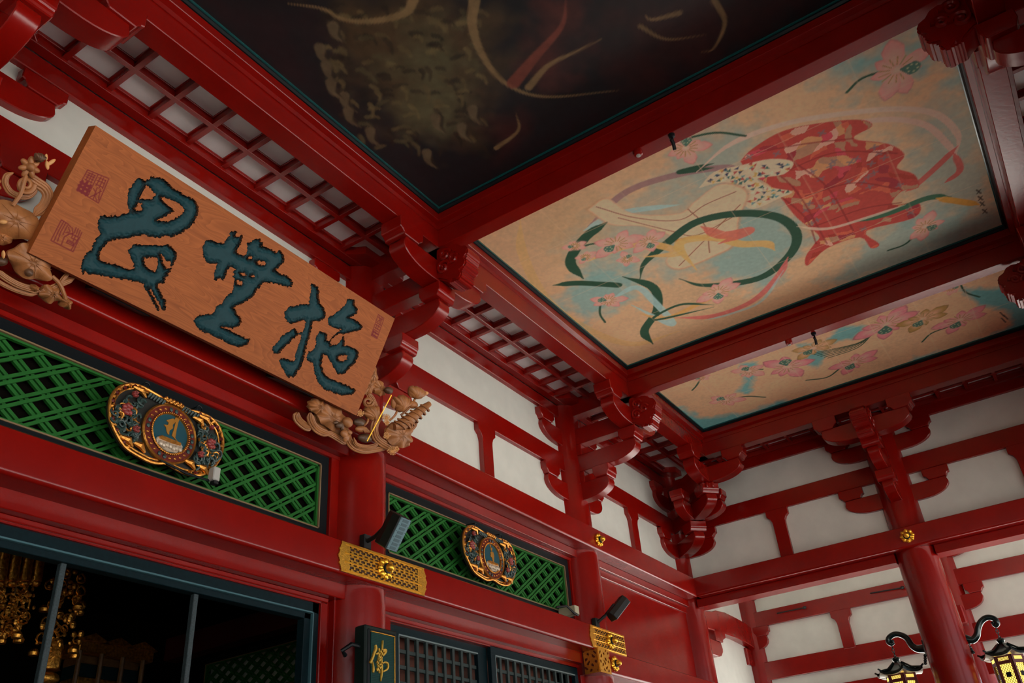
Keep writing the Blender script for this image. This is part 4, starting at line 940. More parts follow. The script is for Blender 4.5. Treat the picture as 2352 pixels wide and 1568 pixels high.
# ---------------------------------------------------------------- oval plaques
def plaque(dx, label, glyph):
    root = empty('oval_plaque', (3.9 + dx, 5.69, 3.27), 0, label, 'plaque')
    OUT = [(100,520),(108,400),(140,300),(200,220),(290,168),(400,147),(500,165),(600,205),(700,262),(800,318),(870,360),(1000,410),(1100,470),(1200,505),(1300,525),(1400,560),(1500,610),(1590,700),(1650,820),(1672,960),(1650,1100),(1600,1220),(1500,1330),(1400,1390),(1300,1405),(1180,1385),(1050,1335),(950,1275),(870,1240),(760,1240),(650,1215),(520,1150),(400,1080),(300,1000),(220,880),(150,740),(110,620)]
    Q = lambda X, Y: (lambda p: (p[0] + dx, p[2]))(at(230 + X / 6.03, 860 + Y / 6.03, 'y', 5.70))
    T = lambda a, b, t: (a, 5.72 - t, b)
    P = [Q(*p) for p in OUT]; S = smooth_path(P + [P[0]], 3)[:-1]
    cx_, cz_ = np.mean(S, 0)
    MB().prism([tuple(p) for p in S], 0.0, 0.03, T).build('back_board', mat('plaque_back', (0.012, 0.012, 0.010), 0.6), root)
    MB().tube([T(p[0], p[1], 0.045) for p in S], 0.014, 8, closed=True).build('gilt_rim', OLDGOLD, root, smooth=True)
    I = [(cx_ + (p[0] - cx_) * 0.93, cz_ + (p[1] - cz_) * 0.90) for p in S]
    MB().tube([T(p[0], p[1], 0.04) for p in I], 0.009, 6, closed=True).build('inner_rim', OLDGOLD, root, smooth=True)
    n = len(S)
    for k in range(0, n, 2):     # gadroons round the edge
        a, b_ = np.array(S[k]), np.array(I[k]); m_ = (a + b_) / 2
        if abs(m_[0] - cx_) < 0.26: continue
        MB().tube([T(*(a * 0.9 + b_ * 0.1), 0.045), T(*m_, 0.055), T(*(a * 0.15 + b_ * 0.85), 0.045)], [0.012, 0.017, 0.010], 6).build('gadroon', OLDGOLD if k % 4 else MAROON, root, smooth=True)
    c = Q(925, 840); R0 = 0.160
    TT = lambda a, b, h: (c[0] + a, 5.72 - h, c[1] + b)
    MB().lathe([(0.252, 0.03), (0.256, 0.06), (0.245, 0.075), (0.235, 0.06)], TT, 64, cap=False).build('outer_ring', OLDGOLD, root, smooth=True)
    MB().lathe([(0.237, 0.03), (0.237, 0.062), (0.185, 0.062), (0.185, 0.05)], TT, 64, cap=False).build('maroon_band', MAROON, root, smooth=True)
    for k in range(60):
        a = 2 * PI * k / 60; MB().blob((0.179 * math.cos(a), 0.179 * math.sin(a), 0.07), (0.008, 0.008, 0.008), TT, 6, 4).build('bead', OLDGOLD, root)
    for k in range(26):
        a = 2 * PI * k / 26
        if k % 6 in (0, 1): MB().blob((0.211 * math.cos(a), 0.211 * math.sin(a), 0.066), (0.017, 0.02, 0.01), TT, 8, 5).build('green_cabochon', LEAFG, root, smooth=True)
        else: MB().blob((0.211 * math.cos(a), 0.211 * math.sin(a), 0.064), (0.013, 0.009, 0.006), TT, 8, 5).build('gilt_scroll', OLDGOLD, root)
    MB().lathe([(0.172, 0.05), (0.176, 0.066), (0.168, 0.072), (0.165, 0.055)], TT, 64, cap=False).build('inner_ring', OLDGOLD, root, smooth=True)
    MB().lathe([(R0 + 0.006, 0.04), (R0 + 0.006, 0.058)], TT, 64).build('teal_disc', TEAL, root)
    # lotus seat
    L = MB(); L.prism([Q(*p) for p in ((735, 880), (790, 865), (1060, 975), (1090, 1025), (1070, 1080), (990, 1110), (860, 1080), (750, 990), (720, 920))], 0.055, 0.075, T)
    L.build('lotus_seat', SILVERW, root, bevel=0.006)
    L = MB(); L.prism([Q(*p) for p in ((745, 885), (790, 868), (1055, 975), (1050, 1015), (930, 980), (760, 915))], 0.07, 0.085, T); L.build('seat_top', OLDGOLD, root, bevel=0.004)
    for k in range(7):
        t = k / 6; px = 770 + 270 * t; py = 975 + 95 * t + 10 * math.sin(k * 2)
        q = Q(px, py); MB().blob((q[0], q[1], 0.08), (0.020, 0.026, 0.014), T, 8, 6).build('seat_petal', SILVERW, root, smooth=True)
    G = mat('flat_gilt_letter', (0.40, 0.17, 0.02), 0.45, metal=0.2)
    for gp in glyph:
        P_ = [Q(*p) for p in gp]; MB().prism(P_, 0.056, 0.066, T).build('sanskrit_letter', G, root)
    # carved leaves and peonies
    rg = random.Random(3)
    for sx in (-1, 1):
        for k in range(64):
            for _ in range(20):
                u = rg.uniform(0.27, 0.50); v = rg.uniform(-0.23, 0.23)
                if (u / 0.50) ** 2 + (v / 0.24) ** 2 < 1.0 and math.hypot(u, v) > 0.27: break
            else: continue
            q = (c[0] + sx * u - 0.012, c[1] + v); a = rg.uniform(0, 6.3); r = rg.uniform(0.026, 0.050)
            pts = [T(q[0] + r * (1 - 0.75 * t) * math.cos(a + 4.5 * t), q[1] + r * (1 - 0.75 * t) * math.sin(a + 4.5 * t), 0.05 + 0.02 * math.sin(3 * t)) for t in np.linspace(0, 1, 10)]
            MB().tube(pts, [0.012 - 0.008 * t for t in np.linspace(0, 1, 10)], 5).build('acanthus_curl', LEAFG if k % 5 else OLDGOLD, root, smooth=True)
    for X, Y, r in ((320, 510, 0.062), (1480, 985, 0.058), (430, 300, 0.034), (440, 785, 0.036), (1335, 1130, 0.036), (1490, 760, 0.026)):
        q = Q(X, Y)
        for k in range(7):
            a = k * 0.9; rr_ = r * 0.5
            MB().blob((q[0] + rr_ * math.cos(a) * (k > 0), q[1] + rr_ * math.sin(a) * (k > 0), 0.075), (r * 0.42, r * 0.36, 0.022), T, 8, 6).build('peony_petal', PEONY, root, smooth=True)
    for X, Y in ((330, 930), (500, 1010), (1330, 660), (520, 250), (1200, 1250), (1380, 1320), (1420, 640)):
        q = Q(X, Y); MB().tube([T(q[0] - 0.06, q[1] + 0.02, 0.05), T(q[0], q[1], 0.075), T(q[0] + 0.06, q[1] - 0.03, 0.05)], [0.012, 0.028, 0.010], 7).build('gilt_leaf', OLDGOLD, root, smooth=True)
    for k in range(16):
        a = k * 0.55; rr_ = 0.02 + 0.004 * k; q = Q(960 + (k - 8) * 16, 425 + (k - 8) * 7)
        MB().blob((q[0], q[1] + 0.012 * math.sin(k * 2.1), 0.085), (0.017, 0.016, 0.015), T, 8, 6).build('gilt_foliage', OLDGOLD, root, smooth=True)
    for sx, X, Y in ((-1, 740, 350), (1, 1210, 540)):
        for k in range(6):
            q = Q(X + sx * 0 + (k - 3) * 38, Y + (k - 3) * 20); MB().tube([T(q[0], q[1] - 0.03, 0.06), T(q[0] + 0.01, q[1], 0.075), T(q[0] + 0.035, q[1] + 0.02, 0.055)], [0.006, 0.014, 0.004], 6).build('green_leaf', LEAFG, root, smooth=True)
    for X, Y in ((635, 160), (1362, 480)):
        q = Q(X, Y); pts = [T(q[0] + 0.028 * math.cos(a), q[1] + 0.03 * math.sin(a), 0.03) for a in np.linspace(-0.5, 4.6, 14)]
        MB().tube(pts, 0.006, 6).build('hanging_hook', BLACK, root, smooth=True)
        MB().tube([T(q[0], q[1] + 0.03, 0.03), (q[0], 5.85, q[1] + 0.04)], 0.006, 6).build('hanging_hook', BLACK, root)
    return root
GL1 = [[(1000, 615), (1050, 640), (1035, 680), (1010, 780), (990, 900), (1015, 935), (1035, 960), (975, 900), (945, 865), (975, 770), (995, 690), (975, 655)],
       [(985, 660), (965, 630), (920, 640), (870, 655), (900, 690), (890, 720), (835, 715), (865, 755), (870, 800), (885, 840), (905, 855), (910, 800), (960, 765), (955, 720), (985, 690)]]
GL2 = [[(905, 600), (950, 590), (930, 640), (980, 655), (960, 700), (915, 690), (925, 650)], [(900, 720), (985, 735), (1000, 800), (975, 880), (955, 960), (930, 900), (925, 830), (880, 800), (900, 770)], [(935, 690), (950, 690), (955, 730), (940, 730)]]
plaque(0.0, 'large oval carved plaque with gold letter on teal, hung on the left transom', GL1)
plaque(4.577, 'oval carved plaque with slender gold letter on teal, hung on the right transom', GL2)

# ---------------------------------------------------------------- wooden sign board with three carved characters
BX0, BX1 = 2.289, 5.612; BB = np.array([0, 5.22, 3.932]); BT = np.array([0, 4.731, 4.852])
bv = (BT - BB); BH = np.linalg.norm(bv); bv /= BH; bn = np.array([0, -bv[2], bv[1]]); bn = bn / np.linalg.norm(bn)
if bn[1] > 0: bn = -bn
def Bw(u, v, h): p = BB + bv * v + bn * h; return (BX0 + u, p[1], p[2])
def Bpx(px, py):                  # photo pixel -> (u, v) on the board face
    d = ray(px, py); t = (BB @ bn) / (d @ bn); p = d * t
    return (p[0] - BX0, (p - BB) @ bv)
sign = empty('sign_board', (3.95, 5.22, 3.93), 0, 'wide cypress sign board with three carved blue-green characters, tilted forward', 'sign board')
BW = BX1 - BX0
def zpoly(s, o, k): return [Bpx(o[0] + x / k, o[1] + y / k) for x, y in s]
CH1 = [(240,490),(270,480),(285,465),(300,490),(345,497),(360,475),(375,490),(410,470),(430,480),(470,462),(540,450),(568,440),(553,400),(540,340),(540,260),(555,200),(590,140),(625,95),(665,62),(700,80),(725,105),(770,80),(800,50),(830,60),(880,62),(940,85),(1000,150),(1070,200),(1150,245),(1220,275),(1280,320),(1310,370),(1305,440),(1285,500),(1250,560),(1190,620),(1110,665),(1015,705),(960,685),(920,700),(880,720),(800,700),(730,685),(650,690),(560,715),(470,720),(380,735),(320,760),(285,800),(250,850),(235,900),(225,940),(245,970),(300,985),(380,1005),(470,1040),(560,1060),(610,1050),(610,1000),(590,950),(560,900),(545,850),(580,820),(620,790),(700,792),(800,797),(900,805),(970,790),(1020,830),(1065,860),(1075,930),(1040,1000),(1020,1040),(1000,1080),(975,1110),(950,1160),(930,1205),(880,1212),(868,1250),(890,1310),(930,1380),(960,1400),(950,1440),(940,1510),(900,1470),(860,1390),(820,1320),(790,1262),(768,1262),(775,1290),(808,1340),(842,1410),(868,1470),(878,1512),(850,1480),(805,1400),(770,1340),(740,1280),(710,1220),(620,1190),(520,1170),(400,1155),(260,1130),(150,1115),(110,1110),(80,1075),(55,1105),(30,1030),(45,985),(60,950),(90,890),(140,860),(155,800),(180,760),(215,710),(250,672),(230,645),(218,600),(218,540)]
CH1H = [[(740,140),(705,195),(675,260),(662,300),(720,290),(800,312),(830,270),(845,240),(800,190),(760,150)], [(655,335),(625,390),(610,437),(660,430),(700,405),(683,360),(700,340)], [(905,265),(960,280),(1050,320),(1130,370),(1165,420),(1130,460),(1050,510),(970,545),(900,540),(860,525),(930,490),(1000,450),(1040,420),(1000,390),(950,345),(910,310)], [(720,935),(800,925),(865,940),(870,990),(855,1050),(840,1085),(790,1070),(740,1040),(715,990)], [(895,885),(930,920),(960,960),(1000,980),(1010,1040),(960,1060),(935,1020),(910,960)]]
CH2 = [(170,260),(185,200),(215,170),(260,170),(340,200),(435,218),(455,170),(480,130),(505,115),(500,65),(560,55),(590,70),(560,110),(575,135),(620,125),(655,110),(660,150),(640,200),(610,260),(575,320),(620,350),(690,372),(715,335),(722,270),(718,205),(760,205),(790,160),(830,145),(850,165),(880,150),(890,190),(912,190),(895,250),(960,265),(1020,285),(1080,320),(1120,290),(1160,340),(1180,390),(1165,450),(1110,510),(1060,550),(1120,585),(1200,610),(1245,640),(1290,700),(1270,745),(1200,745),(1130,720),(1060,705),(985,700),(930,690),(880,740),(830,800),(800,860),(740,910),(660,955),(580,990),(540,1010),(580,1060),(620,1120),(650,1180),(620,1230),(540,1260),(470,1255),(410,1250),(470,1285),(560,1320),(640,1360),(710,1390),(745,1400),(740,1450),(690,1475),(620,1495),(560,1480),(480,1450),(400,1400),(300,1360),(200,1310),(120,1275),(80,1220),(60,1170),(90,1120),(150,1105),(230,1090),(300,1085),(320,1040),(350,980),(400,960),(440,900),(480,850),(530,820),(555,770),(560,700),(570,655),(545,620),(560,600),(550,550),(575,535),(540,505),(500,500),(470,560),(440,620),(420,670),(380,640),(350,650),(310,680),(310,610),(325,540),(345,480),(350,455),(290,462),(230,450),(190,410),(172,350)]
CH2H = [[(770,365),(735,385),(740,405),(790,415),(785,390)], [(820,425),(870,420),(930,435),(950,455),(930,485),(880,480),(840,455)], [(640,580),(690,575),(720,600),(700,625),(650,605)], [(775,605),(800,600),(810,625),(790,640),(768,625)], [(590,665),(620,670),(665,690),(670,710),(630,735),(600,730),(590,700)]]
CH3A = [(535,70),(580,75),(620,110),(640,170),(630,240),(650,310),(700,360),(720,430),(700,490),(650,525),(560,530),(545,600),(530,680),(500,780),(470,900),(440,1010),(400,1110),(350,1190),(310,1240),(290,1215),(265,1230),(240,1210),(200,1140),(165,1070),(145,1010),(190,985),(240,1000),(310,1020),(335,1010),(355,930),(380,830),(410,740),(425,690),(370,700),(320,740),(260,800),(190,870),(140,930),(80,925),(60,875),(75,830),(130,780),(170,710),(240,665),(330,620),(350,640),(365,670),(430,665),(455,620),(470,560),(475,520),(430,515),(370,540),(290,562),(240,530),(212,480),(215,410),(260,350),(340,340),(430,318),(520,318),(520,250),(540,150)]
CH3B = [(985,255),(1040,245),(1075,270),(1080,330),(1115,370),(1105,430),(1060,460),(1010,485),(1080,505),(1130,540),(1185,590),(1160,625),(1090,650),(1000,670),(940,690),(900,665),(850,700),(800,740),(770,790),(790,830),(870,820),(910,760),(940,720),(955,770),(950,830),(1010,840),(1080,870),(1130,920),(1110,990),(1070,1060),(1010,1120),(950,1180),(880,1180),(840,1130),(800,1050),(770,1020),(765,990),(740,945),(690,945),(672,1000),(668,1080),(690,1160),(740,1220),(820,1260),(900,1290),(980,1320),(1050,1360),(1100,1375),(1050,1440),(1000,1440),(930,1440),(860,1430),(780,1400),(700,1370),(650,1310),(610,1250),(590,1190),(575,1100),(560,1040),(510,1025),(480,1010),(485,960),(505,910),(550,900),(590,850),(600,780),(600,730),(630,690),(640,655),(690,670),(735,700),(730,770),(760,780),(800,720),(860,670),(930,630),(880,620),(800,600),(755,560),(745,500),(760,470),(800,465),(850,420),(920,370),(970,310)]
CH3H = [(870,970),(920,945),(990,955),(985,1000),(930,1035),(880,1010)]
o1, k1 = (180, 395), 4.75; o2, k2 = (435, 520), 5.408; o3, k3 = (615, 640), 5.407
CHARS = [[zpoly(CH1, o1, k1)] + [zpoly(h, o1, k1) for h in CH1H], [zpoly(CH2, o2, k2)] + [zpoly(h, o2, k2) for h in CH2H], [zpoly(CH3A, o3, k3), zpoly(CH3B, o3, k3), zpoly(CH3H, o3, k3)]]
res = 0.0050
nx, ny = int(BW / res), int(BH / res)
U = np.linspace(0, BW, nx + 1)[:, None] * np.ones((1, ny + 1)); V = np.linspace(0, BH, ny + 1)[None, :] * np.ones((nx + 1, 1))
DD = np.full(U.shape, 9.0); ID = np.full(U.shape, -1)
rag = (vnoise(nx + 1, ny + 1, 2.2, 77) - 0.5) * 0.016 + (vnoise(nx + 1, ny + 1, 8, 78) - 0.5) * 0.006
for ci, polys in enumerate(CHARS):
    A = np.vstack([np.array(p) for p in polys]); i0 = max(0, int((A[:, 0].min() - 0.05) / BW * nx)); i1 = int((A[:, 0].max() + 0.05) / BW * nx) + 1; j0 = max(0, int((A[:, 1].min() - 0.05) / BH * ny)); j1 = min(ny + 1, int((A[:, 1].max() + 0.05) / BH * ny) + 1)
    d = sdf(U[i0:i1, j0:j1], V[i0:i1, j0:j1], polys) + rag[i0:i1, j0:j1]
    sub = DD[i0:i1, j0:j1]; m_ = d < sub; sub[m_] = d[m_]; ID[i0:i1, j0:j1][(d < 0)] = ci
ins = np.clip(-DD, 0, None)
depth = np.where(DD < 0, -0.030 + 0.030 * np.clip(ins / 0.045, 0, 1) ** 0.7 * 0.85, 0.0)
face = np.empty((nx + 1, ny + 1, 3))
Bvv = BB[None, None, :] + bv[None, None, :] * V[..., None] + bn[None, None, :] * depth[..., None]
face[..., 0] = BX0 + U; face[..., 1] = Bvv[..., 1]; face[..., 2] = Bvv[..., 2]
fv = face.reshape(-1, 3); ii = (np.arange(nx)[:, None] * (ny + 1) + np.arange(ny)[None, :])
quads = np.stack([ii, ii + ny + 1, ii + ny + 2, ii + 1], -1)
cid = np.maximum(np.maximum(ID[:-1, :-1], ID[1:, :-1]), np.maximum(ID[:-1, 1:], ID[1:, 1:]))
inside = (ID[:-1, :-1] >= 0).astype(int) + (ID[1:, :-1] >= 0) + (ID[:-1, 1:] >= 0) + (ID[1:, 1:] >= 0)
cid = np.where(inside >= 2, cid, -1)
# seal colours
scol = np.zeros((nx + 1, ny + 1, 4))
def seal_stroke(pts, w=0.007):
    w = w * 1.3
    P_ = np.array([Bpx(*p) for p in pts]); a0 = max(0, int((P_[:, 0].min() - .03) / BW * nx)); a1 = int((P_[:, 0].max() + .03) / BW * nx) + 1; b0 = max(0, int((P_[:, 1].min() - .03) / BH * ny)); b1 = int((P_[:, 1].max() + .03) / BH * ny) + 1
    X, Y = U[a0:a1, b0:b1], V[a0:a1, b0:b1]; D = np.full(X.shape, 9.0)
    for p, q in zip(P_[:-1], P_[1:]):
        e = q - p; t = np.clip(((X - p[0]) * e[0] + (Y - p[1]) * e[1]) / max(e @ e, 1e-12), 0, 1); D = np.minimum(D, np.hypot(X - p[0] - t * e[0], Y - p[1] - t * e[1]) - w / 2)
    al = np.clip(0.5 - D / 0.005, 0, 1); s_ = scol[a0:a1, b0:b1]; s_[..., :3] = (0.15, 0.005, 0.009); s_[..., 3] = np.maximum(s_[..., 3], al)
def quadmap(c4): return lambda a, b: tuple((np.array(c4[0]) * (1 - a) + np.array(c4[1]) * a) * (1 - b) + (np.array(c4[3]) * (1 - a) + np.array(c4[2]) * a) * b)
m1 = quadmap([(201.5, 390), (250, 410), (226, 466), (176, 436)])
for s in ([(0, 0), (.95, 0)], [(0, 0), (0, 1)], [(1, 0), (1, 1)], [(.5, 0), (.5, 1)], [(.5, 1), (1, 1)], [(.08, .1), (.42, .1)], [(.08, .2), (.42, .2)], [(.08, .3), (.42, .3)], [(.14, .1), (.14, .45)], [(.26, .05), (.26, .5)], [(.38, .1), (.38, .45)], [(.08, .42), (.42, .42)], [(.58, .12), (.92, .12)], [(.58, .24), (.92, .24)], [(.66, .05), (.62, .45)], [(.78, .05), (.78, .5)], [(.9, .1), (.92, .45)], [(.58, .4), (.92, .4)], [(.58, .6), (.8, .75), (.6, .95)], [(.92, .55), (.72, .8), (.92, .97)], [(.7, .5), (.75, 1)], [(.85, .5), (.95, .9)]): seal_stroke([m1(*p) for p in s], 0.006)
for s in ([(.0, .62), (.46, .62)], [(.0, .78), (.46, .78)], [(.04, .55), (.04, .98)], [(.23, .5), (.23, .98)], [(.42, .55), (.42, .98)], [(.04, .96), (.46, .96)]): seal_stroke([m1(*p) for p in s], 0.016)
m2 = quadmap([(141, 505), (190, 529), (168, 578), (117, 552)])
for s in ([(0, 0), (0, 1), (1, 1), (1, .1)], [(0, 0), (.3, .02), (.5, .1)], [(.12, 0), (.1, .5), (.12, .95)], [(.22, .05), (.2, .5), (.25, .9)], [(.33, .1), (.33, .55)], [(.45, .95), (.42, .6), (.55, .4), (.7, .3)], [(.4, .15), (.55, .3), (.4, .4)], [(.55, .1), (.68, .3), (.5, .42)], [(.7, .02), (.72, .25)], [(.8, .02), (.82, .25)], [(.9, .05), (.92, .3)], [(.62, .35), (.95, .35)], [(.7, .3), (.7, .5), (.92, .5)], [(.82, .3), (.82, .6)], [(.6, .65), (.88, .65), (.88, .78), (.6, .78), (.6, .65)], [(.6, .71), (.88, .71)], [(.97, .4), (.9, .95)]): seal_stroke([m2(*p) for p in s], 0.006)
m3 = quadmap([(869, 722), (882.5, 729.5), (866, 778), (852, 770.5)])
for s in ([(0, 0), (1, .03), (1, 1), (0, .98), (0, 0)], [(.1, .1), (.9, .12)], [(.2, .05), (.5, .2), (.2, .3)], [(.55, .05), (.6, .3)], [(.75, .05), (.75, .35)], [(.1, .35), (.9, .38)], [(.1, .45), (.9, .47)], [(.3, .4), (.3, .62)], [(.6, .4), (.6, .62)], [(.1, .58), (.9, .6)], [(.1, .68), (.9, .7)], [(.5, .68), (.5, .95)]): seal_stroke([m3(*p) for p in s], 0.006)
for s in ([(.1, .78), (.9, .8)], [(.1, .92), (.9, .94)], [(.15, .75), (.15, .95)]): seal_stroke([m3(*p) for p in s], 0.011)
def grid_obj(name, sel, mt, attr=None, cfn=None, parent=None, extra=None, **kw):
    q = quads[sel].reshape(-1, 4); used, inv = np.unique(q, return_inverse=True); inv = inv.reshape(-1, 4)
    v = fv[used]; f = inv
    if extra:
        ev, ef = extra; f = np.vstack([f, np.array(ef) + len(v)]); v = np.vstack([v, ev])
    me = bpy.data.meshes.new(name); me.vertices.add(len(v)); me.vertices.foreach_set('co', v.ravel())
    me.loops.add(f.size); me.loops.foreach_set('vertex_index', f.ravel().astype(np.int32))
    me.polygons.add(len(f)); me.polygons.foreach_set('loop_start', (np.arange(len(f)) * 4).astype(np.int32)); me.update(calc_edges=True)
    at_ = me.color_attributes.new('paint', 'FLOAT_COLOR', 'POINT'); col = np.zeros((len(v), 4), np.float32)
    if attr is not None: col[:len(used)] = attr.reshape(-1, 4)[used]
    at_.data.foreach_set('color', col.ravel()); me.materials.append(mt)
    me.polygons.foreach_set('use_smooth', np.ones(len(f), bool) if name != 'wood_board' else np.zeros(len(f), bool))
    o = bpy.data.objects.new(name, me); C.objects.link(o); o.parent = parent; o.matrix_parent_inverse = parent_inv(parent); return tagp(o, **kw)
TH = -0.115
cs = [Bw(0, 0, 0), Bw(BW, 0, 0), Bw(BW, BH, 0), Bw(0, BH, 0), Bw(0, 0, TH), Bw(BW, 0, TH), Bw(BW, BH, TH), Bw(0, BH, TH)]
grid_obj('wood_board', cid < 0, WOOD, attr=scol, parent=sign, extra=(np.array(cs), [(4, 5, 1, 0), (5, 6, 2, 1), (6, 7, 3, 2), (7, 4, 0, 3), (4, 7, 6, 5)]))
# paint of the characters: blue green body, near-black towards the edge of the cut
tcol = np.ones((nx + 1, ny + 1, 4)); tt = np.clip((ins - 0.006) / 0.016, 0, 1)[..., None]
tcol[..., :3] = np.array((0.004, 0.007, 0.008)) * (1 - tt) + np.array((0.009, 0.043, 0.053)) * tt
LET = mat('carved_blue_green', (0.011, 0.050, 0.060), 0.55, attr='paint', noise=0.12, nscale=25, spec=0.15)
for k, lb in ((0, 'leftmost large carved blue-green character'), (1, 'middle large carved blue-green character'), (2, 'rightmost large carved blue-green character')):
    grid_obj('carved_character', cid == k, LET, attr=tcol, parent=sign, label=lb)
# dark bearers behind the board
for u0, u1 in ((0.55, 1.05), (2.35, 2.85)):
    MB().box((u0, -0.01, -0.24), (u1, 0.55, TH), Bw).build('rear_bearer', BLACK, sign)

# ---------------------------------------------------------------- carved end ornaments of the sign board
def Or(o, k): return lambda X, Y, h=0.0: (lambda uv: Bw(uv[0], uv[1], h))(Bpx(o[0] + X / k, o[1] + Y / k))
def px2m(k): return (8.4 if k > 5 else 6.9) / F / k
def orn_tube(W_, pts, r, k, h=0.0, parent=None, name='cloud_ribbon', mt=None, seg=8, n=5):
    S = smooth_path([(p[0], p[1]) for p in pts], n); m_ = len(S)
    hh = [h + 0.02 * math.sin(PI * t) for t in np.linspace(0, 1, m_)]
    R_ = [(r if not hasattr(r, '__len__') else np.interp(t, np.linspace(0, 1, len(r)), r)) * px2m(k) for t in np.linspace(0, 1, m_)]
    return MB().tube([W_(p[0], p[1], q) for p, q in zip(S, hh)], R_, seg).build(name, mt or CARVE, parent, smooth=True)
def orn_ribbon(W_, pts, wdt, k, h, parent, strands=4, mt=None):
    S = smooth_path(pts, 5); d = np.gradient(S, axis=0); nrm = np.stack([-d[:, 1], d[:, 0]], 1); nrm /= np.linalg.norm(nrm, axis=1)[:, None] + 1e-9
    b = MB(); t = np.linspace(0, 1, len(S)); env = np.clip(np.minimum(t, 1 - t) * 5 + 0.25, 0, 1)
    for q in range(strands):
        off = (q - (strands - 1) / 2) / strands * wdt; P_ = S + nrm * (off * env)[:, None]
        b.tube([W_(p[0], p[1], h + 0.012 * math.cos((q - (strands - 1) / 2))) for p in P_], [wdt / strands * 0.62 * e * px2m(k) for e in env], 7)
    return b.build('cloud_ribbon', mt or CARVE, parent, smooth=True)
def orn_blob(W_, x, y, rx, ry, k, h, parent, name='lotus_bud', mt=None, rot=0.0, ridges=0, hr=None):
    s = px2m(k); cr_, sr_ = math.cos(rot), math.sin(rot)
    T = lambda a, b, c: W_(x + (a * cr_ - b * sr_), y + (a * sr_ + b * cr_), c)
    hr = hr or min(rx, ry) * s
    fn = (lambda th, ph: 1 + 0.10 * abs(math.cos(ridges * ph)) * math.sin(th)) if ridges else None
    if ridges:
        for q_ in range(5):
            a_ = (q_ - 2) * 0.42; d_ = (q_ - 2) * 0.26
            Tq = lambda a, b, c, a_=a_, d_=d_: T((a * math.cos(a_) - b * math.sin(a_)) + d_ * rx, (a * math.sin(a_) + b * math.cos(a_)) + 0.12 * ry * abs(d_), c)
            MB().blob((0, 0, h + 0.35 * hr * (1 - abs(d_))), (rx * 0.42, ry * 1.02, hr * 0.85), Tq, 14, 10).build('bud_petal', mt or CARVE, parent, smooth=True)
    return MB().blob((0, 0, h), (rx, ry, hr), T, 24, 12, fn).build(name, mt or CARVE, parent, smooth=True)
def orn_leaf(W_, x, y, rx, ry, k, h, parent, rot=0.0, name='lotus_leaf', mt=None, wav=0.06, nw=7, cup=0.05):
    cr_, sr_ = math.cos(rot), math.sin(rot); v = []; f = []; NR, NA = 12, 72
    for side in (0, 1):
        for i in range(NR + 1):
            for j in range(NA):
                a = 2 * PI * j / NA; q = i / NR; w_ = 1 + wav * math.sin(nw * a) * q
                X = rx * q * w_ * math.cos(a); Y = ry * q * w_ * math.sin(a)
                hh = h + cup * (1 - q * q) + 0.016 * math.sin(nw * a + x) * q ** 3 - 0.02 * math.exp(-((q) / 0.22) ** 2) - side * 0.03
                v.append(W_(x + X * cr_ - Y * sr_, y + X * sr_ + Y * cr_, hh))
    n1 = (NR + 1) * NA
    for s in (0, 1):
        for i in range(NR):
            for j in range(NA):
                a_, b_ = s * n1 + i * NA + j, s * n1 + i * NA + (j + 1) % NA; f.append((a_, b_, b_ + NA, a_ + NA))
    for j in range(NA): a_, b_ = NR * NA + j, NR * NA + (j + 1) % NA; f.append((a_, b_, n1 + b_, n1 + a_))
    o = MB().add(v, f).build(name, mt or CARVE, parent, smooth=True)
    for j in range(9):
        a = 2 * PI * j / 9 + 0.3
        P_ = [(x + (rx * q * math.cos(a + 0.1 * q)) * cr_ - (ry * q * math.sin(a + 0.1 * q)) * sr_, y + (rx * q * math.cos(a + 0.1 * q)) * sr_ + (ry * q * math.sin(a + 0.1 * q)) * cr_) for q in (0.1, 0.4, 0.7, 0.9)]
        MB().tube([W_(p[0], p[1], h + cup * (1 - q * q) + 0.002) for p, q in zip(P_, (0.1, 0.4, 0.7, 0.9))], [3.5 * px2m(k), 3 * px2m(k), 2.2 * px2m(k), 1.2 * px2m(k)], 5).build('leaf_vein', CARVE, o)
    return o
def flower(W_, x, y, r, k, h, parent, name='lotus_flower', n=7, mt=None):
    for j in range(n):
        a = 2 * PI * j / n + 0.4
        orn_blob(W_, x + r * 0.55 * math.cos(a), y + r * 0.55 * math.sin(a), r * 0.5, r * 0.28, k, h + 0.01 * (j % 2), parent, 'petal', mt, rot=a)
    orn_blob(W_, x, y, r * 0.4, r * 0.4, k, h + 0.03, parent, 'flower_heart', mt)
def sprig(W_, x, y, r, k, h, parent):
    b = MB(); rg = random.Random(int(x))
    for j in range(16):
        a = 2 * PI * j / 16; q = rg.uniform(0.6, 1.0) * r
        b.tube([W_(x, y, h), W_(x + q * 0.6 * math.cos(a), y + q * 0.6 * math.sin(a), h + 0.02), W_(x + q * math.cos(a + .1), y + q * math.sin(a + .1), h + 0.01)], 5 * px2m(k), 5)
        b.blob((0, 0, 0), (1, 1, 1), lambda A, B, Cc, a=a, q=q: W_(x + q * math.cos(a) + A * 8, y + q * math.sin(a) + B * 8, h + 0.012 + Cc * 8 * px2m(k)), 6, 4)
    return b.build('stamen_cluster', STAMEN, parent, smooth=True)
WR = Or((680, 820), 6.533); kR = 6.533
orr = empty('carved_ornament', Bw(BW, 0, -0.05), 0, 'carved clouds, lotus buds and leaves at the right end of the sign board', 'wood carving')
h0 = -0.10
